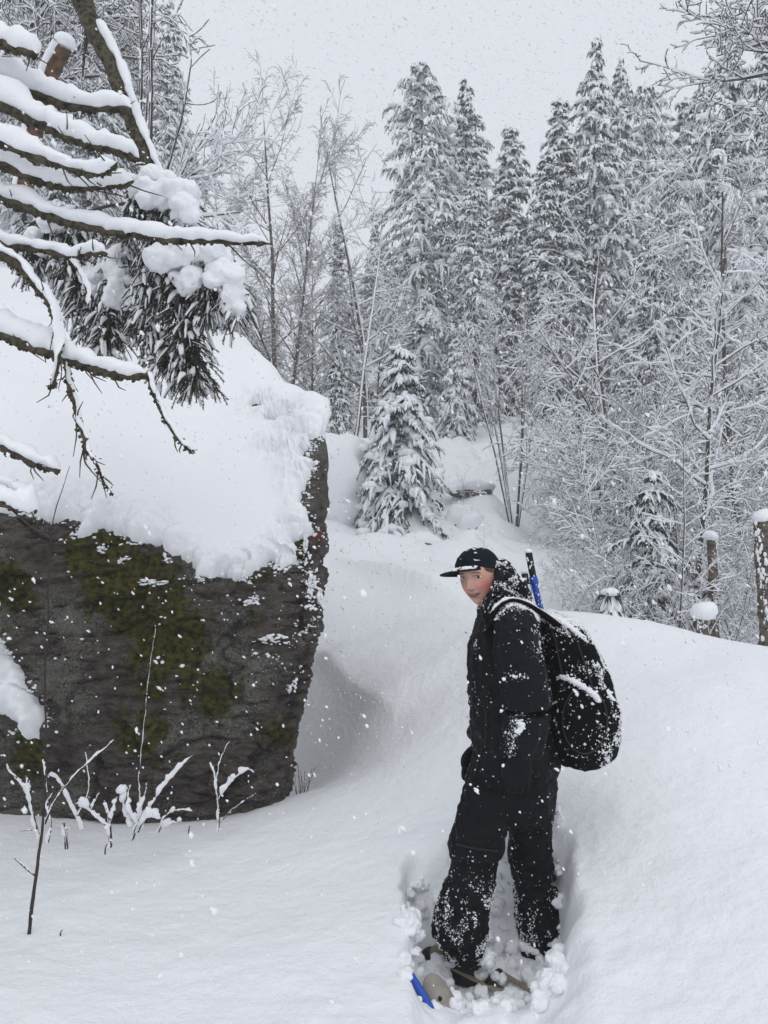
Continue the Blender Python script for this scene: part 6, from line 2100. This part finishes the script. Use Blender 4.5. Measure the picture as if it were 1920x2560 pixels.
# dry grass blades in the hollow at the boulder's right foot
g = G()
for k in range(14):
    b_ = W(rng.uniform(742, 775), rng.uniform(1950, 1990), 4.7)
    tp = b_ + np.array([rng.normal(0, .05), rng.normal(0, .03), rng.uniform(.05, .16)])
    g.add(*tubes(np.array([[b_ - [0, 0, .1], (b_ + tp) / 2 + [rng.normal(0, .02), 0, .03], tp + [rng.normal(0, .03), 0, -.02]]]), np.array([[.0018, .0016, .0008]]), 3))
tag(g.build('dry_grass', M_wood, None), 'few dry grass blades in the hollow beside the boulder', 'grass', kind='stuff')

# ------------------------------------------------------------------ falling snow
rng = np.random.default_rng(1234)
N = 26000
Yf = np.concatenate([17 * rng.random(int(N * 3.2)) ** (1 / 2.5), rng.uniform(.8, 2.6, 260), 6 * rng.random(6500) ** (1 / 2.6)])
Yf = Yf[Yf > .75]
N = len(Yf)
Xf = rng.uniform(-.75, .75, N) * (Yf + .6)
Zf = CAMZ + rng.uniform(-.75, .8, N) * (Yf + .3)
gzf = ground(Xf, Yf, False)
ok = (Zf > gzf + .03)
Xf, Yf, Zf = Xf[ok], Yf[ok], Zf[ok]
N = len(Xf)
s = np.where(Yf < 2.4, .8, 1.0) * (.0016 + .0027 * rng.random(N) ** 1.8) + np.where(Yf > 5, .0038, np.where(Yf > 3.2, .0012, 0))
ax = np.array([.55, .1, -.83])[None] + rng.normal(0, .28, (N, 3))
ax /= np.linalg.norm(ax, axis=1, keepdims=True)
b1 = np.cross(ax, rng.normal(size=(N, 3)))
b1 /= np.linalg.norm(b1, axis=1, keepdims=True)
b2 = np.cross(ax, b1)
fg_ = G()
for proto, sel in ((ICO1, Yf < 3.4), (OCT, Yf >= 3.4)):
    V0, T0 = proto
    m = int(sel.sum())
    lob = 1 + rng.uniform(-.38, .38, (m, len(V0), 1)) + .25 * np.sign(V0[None] @ rng.normal(size=(m, 3, 1)))
    sc_ = V0[None] * lob * s[sel][:, None, None]
    el = rng.uniform(1.2, 2.2, m)[:, None, None]
    V = sc_[..., 0:1] * b1[sel][:, None] + sc_[..., 1:2] * b2[sel][:, None] + sc_[..., 2:3] * el * ax[sel][:, None] + np.column_stack([Xf, Yf, Zf])[sel][:, None]
    fg_.add(V.reshape(-1, 3), (T0[None] + (np.arange(m) * len(V0))[:, None, None]).reshape(-1, 3))
V, T = fg_.arrays()
tag(link('falling_snow', mesh_np('falling_snow', V, T), M_flake), 'snowflakes falling through the air', 'snow', kind='stuff')

# ------------------------------------------------------------------ the snowy air
HZ = (-95, 95, -20, 100, -6, 34)
x0, x1, y0, y1, z0, z1 = HZ
V = np.array([(x, y, z) for x in (x0, x1) for y in (y0, y1) for z in (z0, z1)], float)
T = np.array([(0, 1, 3, 2), (4, 6, 7, 5), (0, 4, 5, 1), (2, 3, 7, 6), (0, 2, 6, 4), (1, 5, 7, 3)])
hz_m = bpy.data.materials.new('snowy_air')
hz_m.use_nodes = True
hn = hz_m.node_tree.nodes
hn.clear()
ho = hn.new('ShaderNodeOutputMaterial')
hv = hn.new('ShaderNodeVolumePrincipled')
hv.inputs['Color'].default_value = (0.93, 0.95, 0.98, 1)
hv.inputs['Density'].default_value = 0.0045
hv.inputs['Anisotropy'].default_value = 0.2
hz_m.node_tree.links.new(hv.outputs['Volume'], ho.inputs['Volume'])
tag(link('haze', mesh_np('haze', V, T, False), hz_m), 'pale snowy air that greys the far trees', 'haze', kind='stuff')

tris = sum(len(m.polygons) for m in bpy.data.meshes)
print('polys', tris, 'objects', len(bpy.data.objects))
